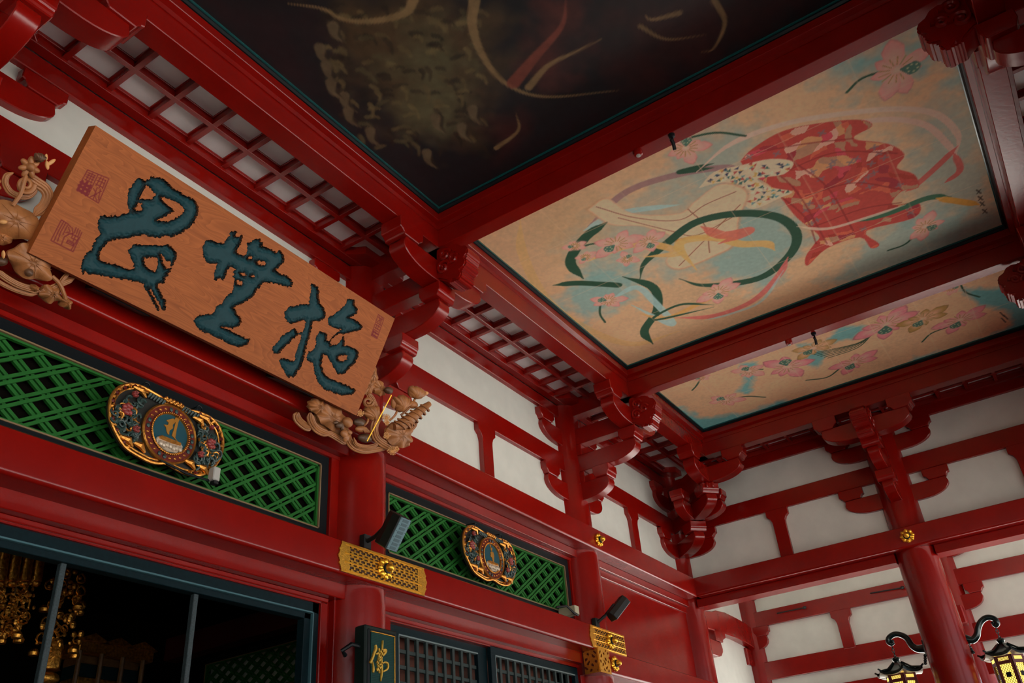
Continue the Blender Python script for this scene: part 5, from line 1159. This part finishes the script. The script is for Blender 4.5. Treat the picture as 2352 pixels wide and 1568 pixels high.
for pts, wdt, hh in (([(880, 1100), (870, 1200), (900, 1300), (980, 1380), (1120, 1420), (1280, 1400), (1420, 1370), (1560, 1370)], 110, h0),
    ([(1370, 900), (1280, 960), (1240, 1080), (1270, 1220), (1370, 1310), (1500, 1370), (1600, 1360)], 120, h0 + 0.03),
    ([(1770, 900), (1860, 930), (1890, 1030), (1830, 1100), (1740, 1110)], 90, h0 - 0.02),
    ([(130, 850), (110, 930), (170, 1010), (260, 1070), (340, 1070)], 120, h0),
    ([(290, 850), (300, 960), (360, 1070), (460, 1140), (600, 1180)], 110, h0 + 0.02),
    ([(560, 1150), (660, 1200), (760, 1260), (860, 1330)], 90, h0 - 0.01),
    ([(1180, 560), (1250, 650), (1290, 740), (1330, 860), (1330, 960)], 100, h0 - 0.02),
    ([(920, 1220), (960, 1320), (1100, 1360), (1240, 1340), (1270, 1290)], 60, h0 + 0.04)):
    orn_ribbon(WR, pts, wdt, kR, hh, orr)
orn_blob(WR, 700, 1080, 330, 140, kR, h0 - 0.08, orr, 'cloud_ground', CARVE, rot=0.45, hr=0.05)
orn_leaf(WR, 640, 930, 250, 170, kR, h0 + 0.0, orr, 0.6, cup=0.04)
orn_leaf(WR, 1590, 1170, 200, 190, kR, h0 + 0.06, orr, 0.3, cup=0.05)
orn_leaf(WR, 1700, 1230, 150, 110, kR, h0 + 0.01, orr, 1.2)
orn_leaf(WR, 420, 760, 130, 110, kR, h0 + 0.0, orr, 0.2, nw=9)
orn_leaf(WR, 1210, 260, 110, 190, kR, h0 - 0.0, orr, -0.25, cup=0.05)
orn_leaf(WR, 1330, 480, 90, 130, kR, h0 + 0.02, orr, -0.5, cup=0.04)
orn_leaf(WR, 1160, 450, 110, 130, kR, h0 + 0.02, orr, 0.6, cup=0.03)
orn_tube(WR, [(1470, 1040), (1600, 990), (1720, 900), (1860, 790), (2000, 700)], [60, 95, 90, 70, 45], kR, h0 + 0.10, orr, 'rolled_leaf', seg=14)
for q in range(7):
    t = 0.12 + q * 0.12; cx_ = np.interp(t, [0, .25, .5, .75, 1], [1470, 1600, 1720, 1860, 2000]); cy_ = np.interp(t, [0, .25, .5, .75, 1], [1040, 990, 900, 790, 700]); rr3 = np.interp(t, [0, .25, .5, .75, 1], [70, 104, 99, 78, 50])
    MB().tube([WR(cx_ + rr3 * math.cos(a) * 0.75, cy_ + rr3 * math.cos(a) * 0.66, h0 + 0.118 + rr3 * px2m(kR) * math.sin(a)) for a in np.linspace(-0.2, PI + 0.2, 12)], 0.010, 6).build('leaf_roll_ridge', CARVE, orr, smooth=True)
orn_tube(WR, [(1560, 950), (1640, 960), (1680, 1020)], [18, 22, 14], kR, h0 + 0.16, orr, 'leaf_fold')
orn_blob(WR, 1600, 700, 95, 125, kR, h0 + 0.08, orr, rot=0.25, ridges=6)
orn_blob(WR, 1500, 690, 40, 90, kR, h0 + 0.07, orr, 'bud_leaf', rot=0.1)
orn_blob(WR, 1840, 540, 110, 90, kR, h0 + 0.06, orr, rot=0.4, ridges=5)
orn_blob(WR, 1775, 520, 45, 90, kR, h0 + 0.06, orr, 'bud_leaf', rot=0.2)
orn_blob(WR, 1990, 545, 34, 28, kR, h0 + 0.06, orr, 'bud_tip', STAMEN)
orn_blob(WR, 1780, 720, 70, 60, kR, h0 + 0.07, orr, 'curl_knot')
orn_blob(WR, 1170, 850, 95, 110, kR, h0 + 0.05, orr, rot=-0.4, ridges=6)
orn_blob(WR, 1250, 900, 50, 60, kR, h0 + 0.04, orr, 'bud_leaf')
orn_tube(WR, [(1560, 800), (1500, 880), (1440, 960)], 18, kR, h0 + 0.06, orr, 'stem')
orn_tube(WR, [(1840, 620), (1780, 700), (1700, 800), (1620, 880)], 18, kR, h0 + 0.05, orr, 'stem')
orn_tube(WR, [(1120, 930), (1060, 1030)], 18, kR, h0 + 0.06, orr, 'stem')
p, rd = spiral((1130, 680), 82, h0 + 0.05, lambda a, b, t: WR(a, b, t), 1.5, 26 * px2m(kR)); MB().tube(p, rd, 9).build('scroll', CARVE, orr, smooth=True)
orn_blob(WR, 1010, 990, 90, 60, kR, h0 + 0.04, orr, 'rock', CARVED); orn_blob(WR, 1030, 1090, 90, 50, kR, h0 + 0.05, orr, 'hand_like_root')
for q in range(5): orn_tube(WR, [(1020 + q * 18, 1080), (1040 + q * 18, 1120), (1060 + q * 16, 1140)], 9, kR, h0 + 0.07, orr, 'root_finger')
orn_blob(WR, 1150, 1240, 110, 70, kR, h0 - 0.01, orr, 'dark_hollow', CARVED)
for x, y, rx, ry in ((700, 1030, 60, 40), (740, 1060, 50, 30), (650, 990, 40, 22), (820, 990, 70, 80), (770, 1160, 50, 60), (850, 1140, 36, 40), (800, 1220, 70, 40)): orn_blob(WR, x, y, rx, ry, kR, h0 + 0.05, orr, 'frog_and_sprigs', CARVED if x < 760 else CARVE, rot=x)
orn_blob(WR, 1400, 500, 60, 55, kR, h0 + 0.09, orr, 'small_snail', CARVED)
for x, y, r in ((970, 840, 55), (1360, 910, 60), (1370, 980, 45), (1365, 1180, 55), (1450, 1410, 75), (1520, 1380, 40)): sprig(WR, x, y, r, kR, h0 + 0.08, orr)
MB().tube([WR(1412, 562, h0 + 0.12), WR(1105, 1270, h0 + 0.06)], 0.0055, 6).build('gilt_rod', GOLD, orr)

WL = Or((0, 340), 4.127); kL = 4.127
orl = empty('carved_ornament', Bw(0, 0, -0.05), 0, 'carved clouds, lotus leaves and snail at the left end of the sign board', 'wood carving')
for pts, wdt, hh in (([(180, 230), (120, 260), (105, 330), (150, 410), (230, 450), (320, 450), (380, 400), (370, 320)], 60, h0),
    ([(280, 250), (350, 290), (410, 330), (480, 380), (510, 450), (480, 540), (420, 600), (380, 640)], 100, h0),
    ([(0, 1150), (100, 1230), (220, 1300), (340, 1340), (440, 1370)], 60, h0), ([(-60, 1180), (60, 1280), (200, 1350), (330, 1390), (430, 1390)], 40, h0 - 0.02),
    ([(440, 1370), (560, 1330), (660, 1280), (760, 1240)], 60, h0), ([(600, 1320), (660, 1230), (700, 1200)], 40, h0 + 0.01)):
    orn_ribbon(WL, pts, wdt, kL, hh, orl, 4)
p, rd = spiral((285, 345), 85, h0 + 0.03, lambda a, b, t: WL(a, b, t), 1.7, 22 * px2m(kL)); MB().tube(p, rd, 9).build('scroll', CARVE, orl, smooth=True)
flower(WL, 310, 180, 105, kL, h0 + 0.04, orl)
orn_blob(WL, 380, 90, 50, 42, kL, h0 + 0.09, orl, 'small_snail', CARVED, rot=0.4, ridges=6)
orn_blob(WL, 505, 135, 55, 20, kL, h0 + 0.06, orl, 'butterfly_wing', STAMEN, rot=-0.6, hr=0.01); orn_blob(WL, 470, 160, 20, 45, kL, h0 + 0.06, orl, 'butterfly_wing', STAMEN, rot=-0.2, hr=0.01); orn_blob(WL, 462, 85, 14, 34, kL, h0 + 0.06, orl, 'butterfly_wing', STAMEN, hr=0.01)
orn_tube(WL, [(275, 260), (240, 350), (210, 440), (150, 540)], 17, kL, h0 + 0.05, orl, 'stem')
orn_leaf(WL, 180, 690, 270, 165, kL, h0 + 0.0, orl, 0.45, cup=0.07, wav=0.08, nw=5)
orn_leaf(WL, 60, 850, 130, 70, kL, h0 - 0.02, orl, 0.2)
orn_leaf(WL, 340, 1090, 230, 150, kL, h0 + 0.02, orl, 0.55, cup=0.06, wav=0.10, nw=5)
orn_blob(WL, 280, 1180, 42, 40, kL, h0 + 0.09, orl, 'dark_beetle', CARVED)
orn_blob(WL, 40, 700, 40, 24, kL, h0 + 0.08, orl, 'small_lizard', STAMEN)
orn_blob(WL, 60, 1010, 18, 40, kL, h0 + 0.05, orl, 'bright_shoot', STAMEN)
orn_leaf(WL, 540, 1390, 110, 85, kL, h0 + 0.0, orl, 0.2, wav=0.12, nw=5); orn_leaf(WL, 680, 1470, 70, 50, kL, h0 + 0.0, orl, 0.9, wav=0.14, nw=5); orn_leaf(WL, 375, 1335, 55, 36, kL, h0 + 0.0, orl, 0.2)
orn_tube(WL, [(540, 1220), (600, 1290), (640, 1380), (670, 1450)], 18, kL, h0 + 0.02, orl, 'stem')
flower(WL, -10, 350, 80, kL, h0 + 0.0, orl, n=6); orn_blob(WL, 80, 1080, 60, 45, kL, h0 - 0.02, orl, 'rock', CARVED)

# ---------------------------------------------------------------- speakers, camera box, junction box, name board
def speaker(c, rx, rz, size, label, mount, grille=True):
    M = Matrix.Translation(c) @ Matrix.Rotation(rz, 4, 'Z') @ Matrix.Rotation(rx, 4, 'X')
    T = lambda x, y, z: tuple(M @ Vector((x, y, z)))
    a, d, h = size
    root = empty('wall_speaker', c, 0, label, 'speaker')
    MB().prism([(-a, 0), (a, 0), (a, d * 0.55), (a * 0.6, d), (-a * 0.6, d), (-a, d * 0.55)], -h, h, lambda x, y, t: T(x, y, t)).build('speaker_shell', SPKB, root, bevel=0.008)
    if grille:
        MB().box((-a * 0.94, -0.012, -h * 0.97), (a * 0.94, 0.0, h * 0.97), T).build('front_grille', SPKG, root, bevel=0.003)
        for k in range(8):
            z = -h * 0.82 + k * h * 1.64 / 7
            MB().box((-a * 0.5, -0.0145, z - h * 0.085), (a * 0.5, -0.0105, z + h * 0.085), T).build('grille_slots', mat('grille_shadow', (0.05, 0.10, 0.12), 0.6), root)
        for sx in (-1, 1):
            for k in range(6): MB().blob((sx * a * 0.8, -0.013, -h * 0.88 + k * h * 1.76 / 5), (0.004, 0.003, 0.004), T, 6, 4).build('grille_screw', SPKB, root)
    mp = Vector(mount); q = M @ Vector((0, d, 0))
    MB().tube([q, (q + mp) / 2 + Vector((0, 0, -0.02)), mp], 0.022, 8).build('swivel_arm', SPKB, root, smooth=True)
    MB().box((mp.x - 0.05, mp.y - 0.03, mp.z - 0.07), (mp.x + 0.05, mp.y + 0.04, mp.z + 0.07)).build('mounting_plate', SPKB, root, bevel=0.006)
    return root
speaker((6.095, 5.105, 2.825), math.radians(36), math.radians(0), (0.078, 0.20, 0.165), 'black wall speaker with blue-grey grille on the first column', (6.16, 5.57, 2.88))
speaker((10.98, 5.26, 2.98), math.radians(46), math.radians(60), (0.075, 0.14, 0.18), 'plain black wall speaker beside the second column, seen from the side', (10.85, 5.60, 2.87), False)
cb_ = empty('small_camera_box', (4.37, 5.62, 3.05), 0, 'small white camera box below the large oval plaque', 'camera box')
MB().box((4.325, 5.60, 2.985), (4.395, 5.68, 3.105)).build('white_housing', mat('white_plastic', (0.42, 0.41, 0.38), 0.5), cb_, bevel=0.008)
MB().box((4.34, 5.60, 2.955), (4.385, 5.66, 2.987)).build('dark_lens', SPKB, cb_, bevel=0.005)
MB().tube([(3.85, 5.66, 3.02), (4.1, 5.66, 2.985), (4.33, 5.66, 2.99)], 0.010, 6).build('mounting_rod', BLACK, cb_)
jb = empty('junction_box', (10.75, 5.6, 2.87), 0, 'small cream junction box with black cable at the right end of the transom', 'junction box')
pj = at(1323, 1402, 'y', 5.58)
MB().box((pj[0] - 0.055, 5.56, pj[2] - 0.05), (pj[0] + 0.055, 5.82, pj[2] + 0.065)).build('cream_housing', CREAMB, jb, bevel=0.008)
MB().tube([(pj[0] - 0.3, 5.70, pj[2] + 0.02), (pj[0] - 0.2, 5.6, pj[2] + 0.03), (pj[0] - 0.1, 5.56, pj[2] - 0.05), (pj[0], 5.56, pj[2] - 0.06)], 0.016, 7).build('black_cable', SPKB, jb, smooth=True)

nb = empty('name_board', (6.14, 5.4, 0.6), 0, 'tall dark green board with one gold brushed character, hung on the first column', 'sign board')
Tn_ = lambda s, n, z: (s, 5.35 - n, z)
MB().box((5.925, -0.13, 0.2), (6.36, 0.0, 2.02), Tn_).build('board_body', mat('green_black_board', (0.006, 0.014, 0.012), 0.5, spec=0.2), nb, bevel=0.012)
MB().box((5.955, -0.02, 0.2), (6.33, 0.012, 1.985), Tn_).build('frame_step', BLACK, nb, bevel=0.008)
MB().box((5.985, -0.02, 0.2), (6.30, 0.018, 1.955), Tn_).build('green_field', mat('green_reeded_field', (0.004, 0.045, 0.038), 0.5, spec=0.15), nb)
for a in (((5.98, 0.0, 1.957), (6.30, 0.025, 1.964)), ((6.295, 0.0, 0.2), (6.303, 0.025, 1.963))): MB().box(*a, Tn_).build('gold_line', GOLDM, nb)
z = 1.94
while z > 0.9:
    MB().box((5.987, 0.018, z - 0.003), (6.293, 0.0195, z + 0.003), Tn_).build('field_reed', mat('green_reed', (0.003, 0.028, 0.024), 0.5, spec=0.15), nb); z -= 0.014
def N_(x, y): p = at(800 + x / 7.84, 1400 + y / 7.84, 'y', 5.33); return (p[0], p[2])
GB = mat('gold_leaf_letter', (0.62, 0.38, 0.05), 0.4, metal=0.55, noise=0.15, nscale=60)
def brush(pts, ws, name='brushed_stroke'):
    S = smooth_path([N_(*p) for p in pts], 5); m_ = len(S); W_ = np.interp(np.linspace(0, 1, m_), np.linspace(0, 1, len(ws)), ws) / 7.84 / F * 8.4 * 0.5
    d = np.gradient(S, axis=0); nn = np.stack([-d[:, 1], d[:, 0]], 1); nn /= np.linalg.norm(nn, axis=1)[:, None] + 1e-9
    L = S + nn * W_[:, None]; R_ = S - nn * W_[:, None]
    poly = [tuple(p) for p in L] + [tuple(p) for p in R_[::-1]]
    b = MB(); n = m_
    v = [(p[0], 5.332, p[1]) for p in L] + [(p[0], 5.332, p[1]) for p in R_] + [(p[0], 5.318, p[1]) for p in L * 0.85 + R_ * 0.15] + [(p[0], 5.318, p[1]) for p in R_ * 0.85 + L * 0.15]
    f = []
    for i in range(n - 1): f += [(2*n+i, 2*n+i+1, 3*n+i+1, 3*n+i), (i, i+1, 2*n+i+1, 2*n+i), (n+i+1, n+i, 3*n+i, 3*n+i+1)]
    f += [(0, n, 3*n, 2*n), (n-1, 2*n-1, 4*n-1, 3*n-1)]
    b.add(v, f).build(name, GB, nb)
for pts, ws in (([(480, 635), (490, 700), (455, 790), (430, 870), (385, 960)], (40, 60, 45, 45, 40)), ([(420, 930), (440, 1010), (445, 1080), (437, 1130)], (14, 26, 44, 34)),
    ([(610, 555), (605, 640), (598, 780), (590, 900), (598, 1040), (590, 1180), (572, 1290)], (20, 34, 40, 34, 36, 34, 10)), ([(540, 695), (552, 780), (535, 880), (530, 980), (545, 1080), (552, 1145)], (30, 36, 30, 40, 34, 16)),
    ([(490, 800), (560, 770), (640, 730), (670, 740), (640, 800), (560, 860), (520, 900)], (30, 40, 60, 50, 40, 34, 30)), ([(495, 950), (540, 920), (590, 890)], (20, 44, 34)), ([(500, 1090), (540, 1060), (590, 1030)], (50, 46, 34)),
    ([(510, 990), (560, 990), (600, 970), (650, 945), (700, 970), (708, 1030), (680, 1080), (615, 1115)], (30, 30, 26, 30, 40, 36, 36, 30))):
    brush(pts, ws)
MB().tube([(5.93, 5.42, 1.84), (5.85, 5.44, 1.85), (5.80, 5.5, 1.80), (5.86, 5.52, 1.77)], 0.02, 8).build('iron_hook', BLACK, nb, smooth=True)

# ---------------------------------------------------------------- lanterns on the right column
def lantern(pth, cy, tx, label, blabel):
    V_ = lambda X, Y: at(1980 + X / 6.32, 1380 + Y / 6.32, 'x', 14.97)
    S = smooth_path([V_(*p) for p in pth], 6); n = len(S)
    arm = empty('lantern_bracket', tuple(S[0]), 0, blabel, 'lantern bracket')
    rr_ = np.interp(np.linspace(0, 1, n), [0, 0.15, 0.45, 0.75, 1], [0.065, 0.052, 0.043, 0.042, 0.024])
    MB().tube([tuple(p) for p in S], list(rr_), 12).build('scroll_arm', IRON, arm, smooth=True)
    sg = 1 if S[5][1] > S[0][1] else -1
    MB().box((14.87, min(S[0][1], S[0][1] - sg * 0.08), S[0][2] - 0.13), (15.07, max(S[0][1], S[0][1] - sg * 0.08) + 0.0, S[0][2] + 0.13)).build('back_plate', IRON, arm, bevel=0.02)
    for k in range(4):
        MB().blob((14.97, S[0][1] + sg * 0.02 + sg * 0.01 * k, S[0][2] - 0.10 - 0.035 * k), (0.02, 0.025, 0.025), None, 8, 6).build('leaf_drop', IRON, arm, smooth=True)
    for p in (0.62, 0.68): q = S[int(n * p)]; MB().blob((q[0], q[1], q[2] - 0.075), (0.02, 0.035, 0.022), None, 8, 6).build('leaf_drop', IRON, arm, smooth=True)
    ztop = 2.44; zr = 2.205; x = 14.97
    root = empty('hanging_lantern', (x, cy, zr), 0, label, 'lantern')
    hz = 2.60
    for k in range(4):
        zc = hz - k * 0.05; a0 = (0, 0.5 * PI)[k % 2]
        pts = [(x + 0.018 * math.cos(a) * math.cos(a0), cy + 0.018 * math.cos(a) * math.sin(a0), zc + 0.032 * math.sin(a)) for a in np.linspace(0, 2 * PI, 12, endpoint=False)]
        MB().tube(pts, 0.006, 6, closed=True).build('chain_link', IRON, root, smooth=True)
    TT = lambda a, b, h: (x + a, cy + b, h)
    MB().lathe([(0.012, ztop + 0.02), (0.05, ztop), (0.06, ztop - 0.025), (0.045, ztop - 0.05), (0.035, ztop - 0.055), (0.06, ztop - 0.075)], TT, 20).build('finial', IRON, root, smooth=True)
    # hexagonal roof with upturned corners
    v = []; f = []; rows = 8; seg = 36
    for i in range(rows + 1):
        q = i / rows; r = 0.06 + 0.30 * q; z_ = ztop - 0.07 - (ztop - 0.07 - zr) * (1 - (1 - q) ** 2.0)
        for k in range(seg):
            a = 2 * PI * k / seg + tx; c6 = abs(((a - tx) / (PI / 3)) % 1 - 0.5) * 2   # 1 at corners
            rr2 = r * (math.cos(PI / 6) / max(math.cos(((a - tx) % (PI / 3)) - PI / 6), 0.5)); up = 0.055 * (c6 ** 3) * q ** 2
            v.append((x + rr2 * math.cos(a), cy + rr2 * math.sin(a), z_ + up))
    for i in range(rows):
        for k in range(seg): f.append((i*seg+k, i*seg+(k+1)%seg, (i+1)*seg+(k+1)%seg, (i+1)*seg+k))
    m0 = len(v); v += [(p[0], p[1], p[2] - 0.03) for p in v[-seg:]]
    for k in range(seg): f.append((rows*seg+k, rows*seg+(k+1)%seg, m0+(k+1)%seg, m0+k))
    MB().add(v, f).build('lantern_roof', IRON, root, smooth=True)
    v2 = [(x, cy, zr - 0.01)] + [(p[0], p[1], p[2]) for p in v[m0:m0+seg]]
    MB().add(v2, [(0, 1 + k, 1 + (k + 1) % seg) for k in range(seg)]).build('roof_underside', mat('pale_roof_underside', (0.55, 0.55, 0.52), 0.4), root)
    for k in range(6):
        a = 2 * PI * k / 6 + tx
        MB().tube([TT(0.07 * math.cos(a), 0.07 * math.sin(a), ztop - 0.07), TT(0.20 * math.cos(a), 0.20 * math.sin(a), zr + 0.07), TT(0.33 * math.cos(a), 0.33 * math.sin(a), zr + 0.045), TT(0.38 * math.cos(a), 0.38 * math.sin(a), zr + 0.075)], [0.014, 0.016, 0.018, 0.014], 6).build('roof_ridge', IRON, root, smooth=True)
    # body
    FR = mat('dark_red_lantern_frame', (0.10, 0.012, 0.010), 0.4); R6 = 0.215; zb0 = 1.62
    for k in range(6):
        a0, a1 = 2 * PI * k / 6 + tx, 2 * PI * (k + 1) / 6 + tx
        p0 = np.array((R6 * math.cos(a0), R6 * math.sin(a0))); p1 = np.array((R6 * math.cos(a1), R6 * math.sin(a1)))
        nrm = (p0 + p1) / 2; nrm = nrm / np.linalg.norm(nrm); tg = (p1 - p0) / np.linalg.norm(p1 - p0); W6 = np.linalg.norm(p1 - p0)
        TF = lambda s, n_, z_, p0=p0, tg=tg, nrm=nrm: TT(*(p0 + tg * s + nrm * n_), z_)
        b = MB(); b.box((0, -0.01, 2.10), (W6, 0.01, 2.19), TF); b.box((0, -0.012, zb0), (0.03, 0.014, 2.19), TF); b.box((W6 - 0.03, -0.012, zb0), (W6, 0.014, 2.19), TF); b.box((0, -0.01, zb0), (W6, 0.01, zb0 + 0.05), TF); b.box((0, -0.01, 2.075), (W6, 0.012, 2.10), TF)
        b.build('side_frame', FR, root)
        MB().box((0.03, -0.02, zb0 + 0.04), (W6 - 0.03, -0.012, 2.08), TF).build('lit_pane', GLOW, root)
        for j in range(9):
            MB().box((0.04 + j * 0.016, 0.010, 2.12), (0.046 + j * 0.016, 0.013, 2.165), TF).build('pierced_slot', GLOW, root)
        for dsg in (-1, 1):
            for j in range(-8, 12):
                s0_ = 0.03 + j * 0.04; pts = []
                lo, hi = 0.03, W6 - 0.03; L_ = hi - lo
                za = zb0 + 0.05 + j * 0.045; A = (lo, za) if dsg > 0 else (hi, za); B = (hi, za + L_ * 1.3) if dsg > 0 else (lo, za + L_ * 1.3)
                t0 = max(0, (zb0 + 0.05 - A[1]) / (B[1] - A[1])); t1 = min(1, (2.075 - A[1]) / (B[1] - A[1]))
                if t1 <= t0: continue
                q0 = (A[0] + (B[0] - A[0]) * t0, A[1] + (B[1] - A[1]) * t0); q1 = (A[0] + (B[0] - A[0]) * t1, A[1] + (B[1] - A[1]) * t1)
                MB().tube([TF(q0[0], -0.006, q0[1]), TF(q1[0], -0.006, q1[1])], 0.0028, 4).build('wire_lattice', BLACK, root)
        MB().lathe([(0.035, 0), (0.035, 0.006)], lambda a, b_, h, TF=TF: TF(W6 / 2 + a, -0.002 + h, 1.93 + b_), 12, 8, 0.15).build('round_crest', BLACK, root)
    MB().lathe([(0.24, zb0 - 0.03), (0.24, zb0)], TT, 6).build('lantern_base', FR, root)
    point('lantern_bulb', (x, cy, 1.85), 2.0, (1.0, 0.75, 0.35), 0.05)
    return root
lantern([(905, 690), (800, 690), (720, 640), (650, 540), (560, 490), (470, 482), (395, 530), (380, 590), (425, 625), (465, 600)], 2.66, 0.35, 'lit hexagonal hanging lantern left of the lantern column', 'dark scrolled iron bracket on the left of the lantern column')
lantern([(1490, 545), (1600, 565), (1665, 500), (1685, 390), (1730, 295), (1810, 240), (1905, 250), (1962, 310), (1945, 355), (1895, 335)], 1.165, 0.35, 'lit hexagonal hanging lantern at the lower right corner', 'dark scrolled iron bracket on the right of the lantern column')

# cable rods on the aisle beam
for a, b_, lb in (((3.26, 4.09), (2.67, 4.06), 'thin black rod on the side aisle tie beam beside the lantern column'), ((5.1, 4.09), (4.53, 4.08), 'thin black rod on the side aisle tie beam near the far corner')):
    MB().tube([(17.73, a[0], a[1]), (17.71, b_[0], b_[1])], 0.012, 6).blob((17.70, b_[0], b_[1]), (0.03, 0.04, 0.03), None, 8, 6).build('black_rod', SPKB, None, label=lb, cat='rod')

# ---------------------------------------------------------------- altar room ornaments seen through the doorway
AY = 8.5
A_ = lambda X, Y, dy=0.0: at(X, Y, 'y', AY + dy)
def pendant(name, label, tiers, cyl=None):
    root = empty(name, A_(*tiers[0][:2]), 0, label, 'hanging ornament')
    rg = random.Random(int(tiers[0][0]))
    for X, Y, r in tiers:
        c = np.array(A_(X, Y)); R_ = r * 0.0048
        for k in range(46):
            a = rg.uniform(0, 6.3); q = rg.uniform(0.15, 1.0); hh = rg.uniform(-1, 0.9); w_ = 1 - 0.55 * max(hh, 0)
            p = c + np.array((R_ * q * w_ * math.cos(a), R_ * q * w_ * math.sin(a), R_ * 0.9 * hh)); s = rg.uniform(0.016, 0.038)
            if k % 3 == 0:
                pts = [tuple(p + s * 1.3 * np.array((math.cos(t), 0.2 * math.sin(t * 2), math.sin(t)))) for t in np.linspace(0, 2 * PI, 9, endpoint=False)]
                MB().tube(pts, s * 0.28, 5, closed=True).build('gilt_ring', ALTG, root)
            else: MB().blob(tuple(p), (s, s * 0.7, s * rg.uniform(0.6, 1.5)), None, 7, 5).build('gilt_leaf', ALTG, root)
        for k in range(5):
            a = 2 * PI * k / 5; p = c + np.array((R_ * 0.85 * math.cos(a), R_ * 0.85 * math.sin(a), -R_ * 1.05))
            MB().lathe([(0.03, 0.03), (0.05, 0.0), (0.045, -0.03), (0.02, -0.035)], lambda u, v, h, p=p: (p[0] + u, p[1] + v, p[2] + h), 12).build('little_bell', ALTG, root, smooth=True)
    if cyl:
        X, Y, r, hh = cyl; c = A_(X, Y)
        MB().lathe([(r * 0.8, hh), (r, hh * 0.6), (r * 0.95, -hh), (r * 1.15, -hh * 1.05)], lambda u, v, h: (c[0] + u, c[1] + v, c[2] + h), 16, 8, 0.08).build('fluted_banner', ALTG, root, smooth=True)
        MB().blob((c[0], c[1], c[2] - hh * 1.6), (r * 1.5, r * 0.7, r * 0.8), None, 10, 6).build('gilt_tassel', ALTG, root, smooth=True)
    t = A_(*tiers[0][:2]); MB().tube([(t[0], t[1], t[2]), (t[0], t[1], 4.7)], 0.012, 6).build('hanging_chain', ALTB, root)
    return root
pendant('gilt_pendant', 'tiered gilt hanging ornament seen through the wide doorway', [(155, 1350, 42), (140, 1440, 48)], (124, 1505, 0.07, 0.13))
pendant('gilt_pendant', 'gilt cluster hanging at the lower left edge inside the doorway', [(20, 1420, 34)])
bn_ = empty('gilt_canopy', A_(40, 1300), 0, 'gilt canopy of round tubes and hexagonal links at the left edge of the doorway', 'hanging ornament')
for k, X in enumerate((-20, 5, 33, 62, 88)):
    a, b_ = A_(X + 8, 1230), A_(X - 6, 1335); MB().tube([(a[0], a[1], a[2] + 0.2), b_], 0.055, 14).build('gilt_tube', ALTG, bn_, smooth=True)
    MB().blob((b_[0], b_[1], b_[2] - 0.02), (0.05, 0.05, 0.04), None, 10, 6).build('tube_end', ALTG, bn_, smooth=True)
for X, Y in ((22, 1382), (50, 1385), (-6, 1376)):
    c = np.array(A_(X, Y)); pts = [tuple(c + 0.085 * np.array((math.cos(t), 0, math.sin(t)))) for t in np.linspace(PI / 6, 2 * PI + PI / 6, 6, endpoint=False)]
    MB().tube(pts, 0.012, 6, closed=True).build('hexagonal_link', ALTG, bn_)
rg = random.Random(9)
for k in range(70):
    c = np.array(A_(rg.uniform(-10, 78), rg.uniform(1330, 1395))); s = rg.uniform(0.015, 0.03); MB().blob(tuple(c), (s, s, s * 1.2), None, 6, 5).build('gilt_leaf', ALTG, bn_)
# shrine roof
sh = empty('altar_shrine', A_(270, 1520, 2.0), 0, 'dim gilt shrine roof in the dark altar room', 'shrine')
def SB(x0, y0, x1, y1, name, mt, dy=2.0, th=0.3):
    a, b_ = A_(x0, y0, dy), A_(x1, y1, dy)
    MB().box((a[0], AY + dy, min(a[2], b_[2])), (b_[0], AY + dy + th, max(a[2], b_[2]))).build(name, mt, sh, bevel=0.01)
tl_ = A_(186, 1468, 2.0); tr_ = A_(335, 1476, 2.0); z_t = tl_[2]
for (za, zc, mt_, nm) in ((0.0, -0.14, ALTG, 'gilt_cornice'), (-0.14, -0.24, ALTB, 'cornice_band'), (-0.24, -0.40, FRAMEK, 'dark_frieze'), (-0.40, -0.50, ALTG, 'gilt_band'), (-0.50, -0.85, ALTB, 'lattice_band'), (-0.85, -1.4, ALTG, 'fringe_band')):
    ins_ = 0.0 if nm == 'gilt_cornice' else 0.12
    MB().box((tl_[0] + ins_, AY + 2.0 + ins_, z_t + zc), (tr_[0] + 0.15 - ins_, AY + 2.5, z_t + za)).build(nm, mt_, sh, bevel=0.01)
for k in range(3):
    c = tl_[0] + (k + 0.5) * (tr_[0] + 0.15 - tl_[0]) / 3
    MB().prism([(c - 0.22, 0), (c - 0.12, 0.05), (c, 0.10), (c + 0.12, 0.05), (c + 0.22, 0)], AY + 1.98, AY + 2.1, lambda a, b, t: (a, t, z_t + b)).build('roof_crest', ALTG, sh)
for k in range(4):
    MB().tube([(tl_[0] + k * 0.3, AY + 1.97, z_t - 0.14), (tl_[0] + k * 0.3, AY + 1.97, z_t - 1.3)], 0.03, 8).build('shrine_post', ALTB, sh, smooth=True)
# inner side partition: lattice and beams deep inside
ti = transom(lambda s, n, z: (10.7 - n, s, z), 10.2, 13.4, 2.99, 3.66, 'dim green lattice deep inside the altar room, right of the mullion', 0.03, False)
MB().box((10.9, 10.0, 2.8), (10.95, 13.6, 3.7)).build('cell_light_backing', WHITE, ti)  # white sheet added to imitate light behind the lattice cells
MB().box((10.55, 7.0, 3.9), (10.85, 14.5, 4.3)).build('inner_beam', mat('dimmed_red', (0.07, 0.006, 0.004), 0.6), None, bevel=0.01, label='dim red beam inside the altar room above the inner lattice', cat='beam')  # red darkened in the colour to imitate the dimness of the inner room
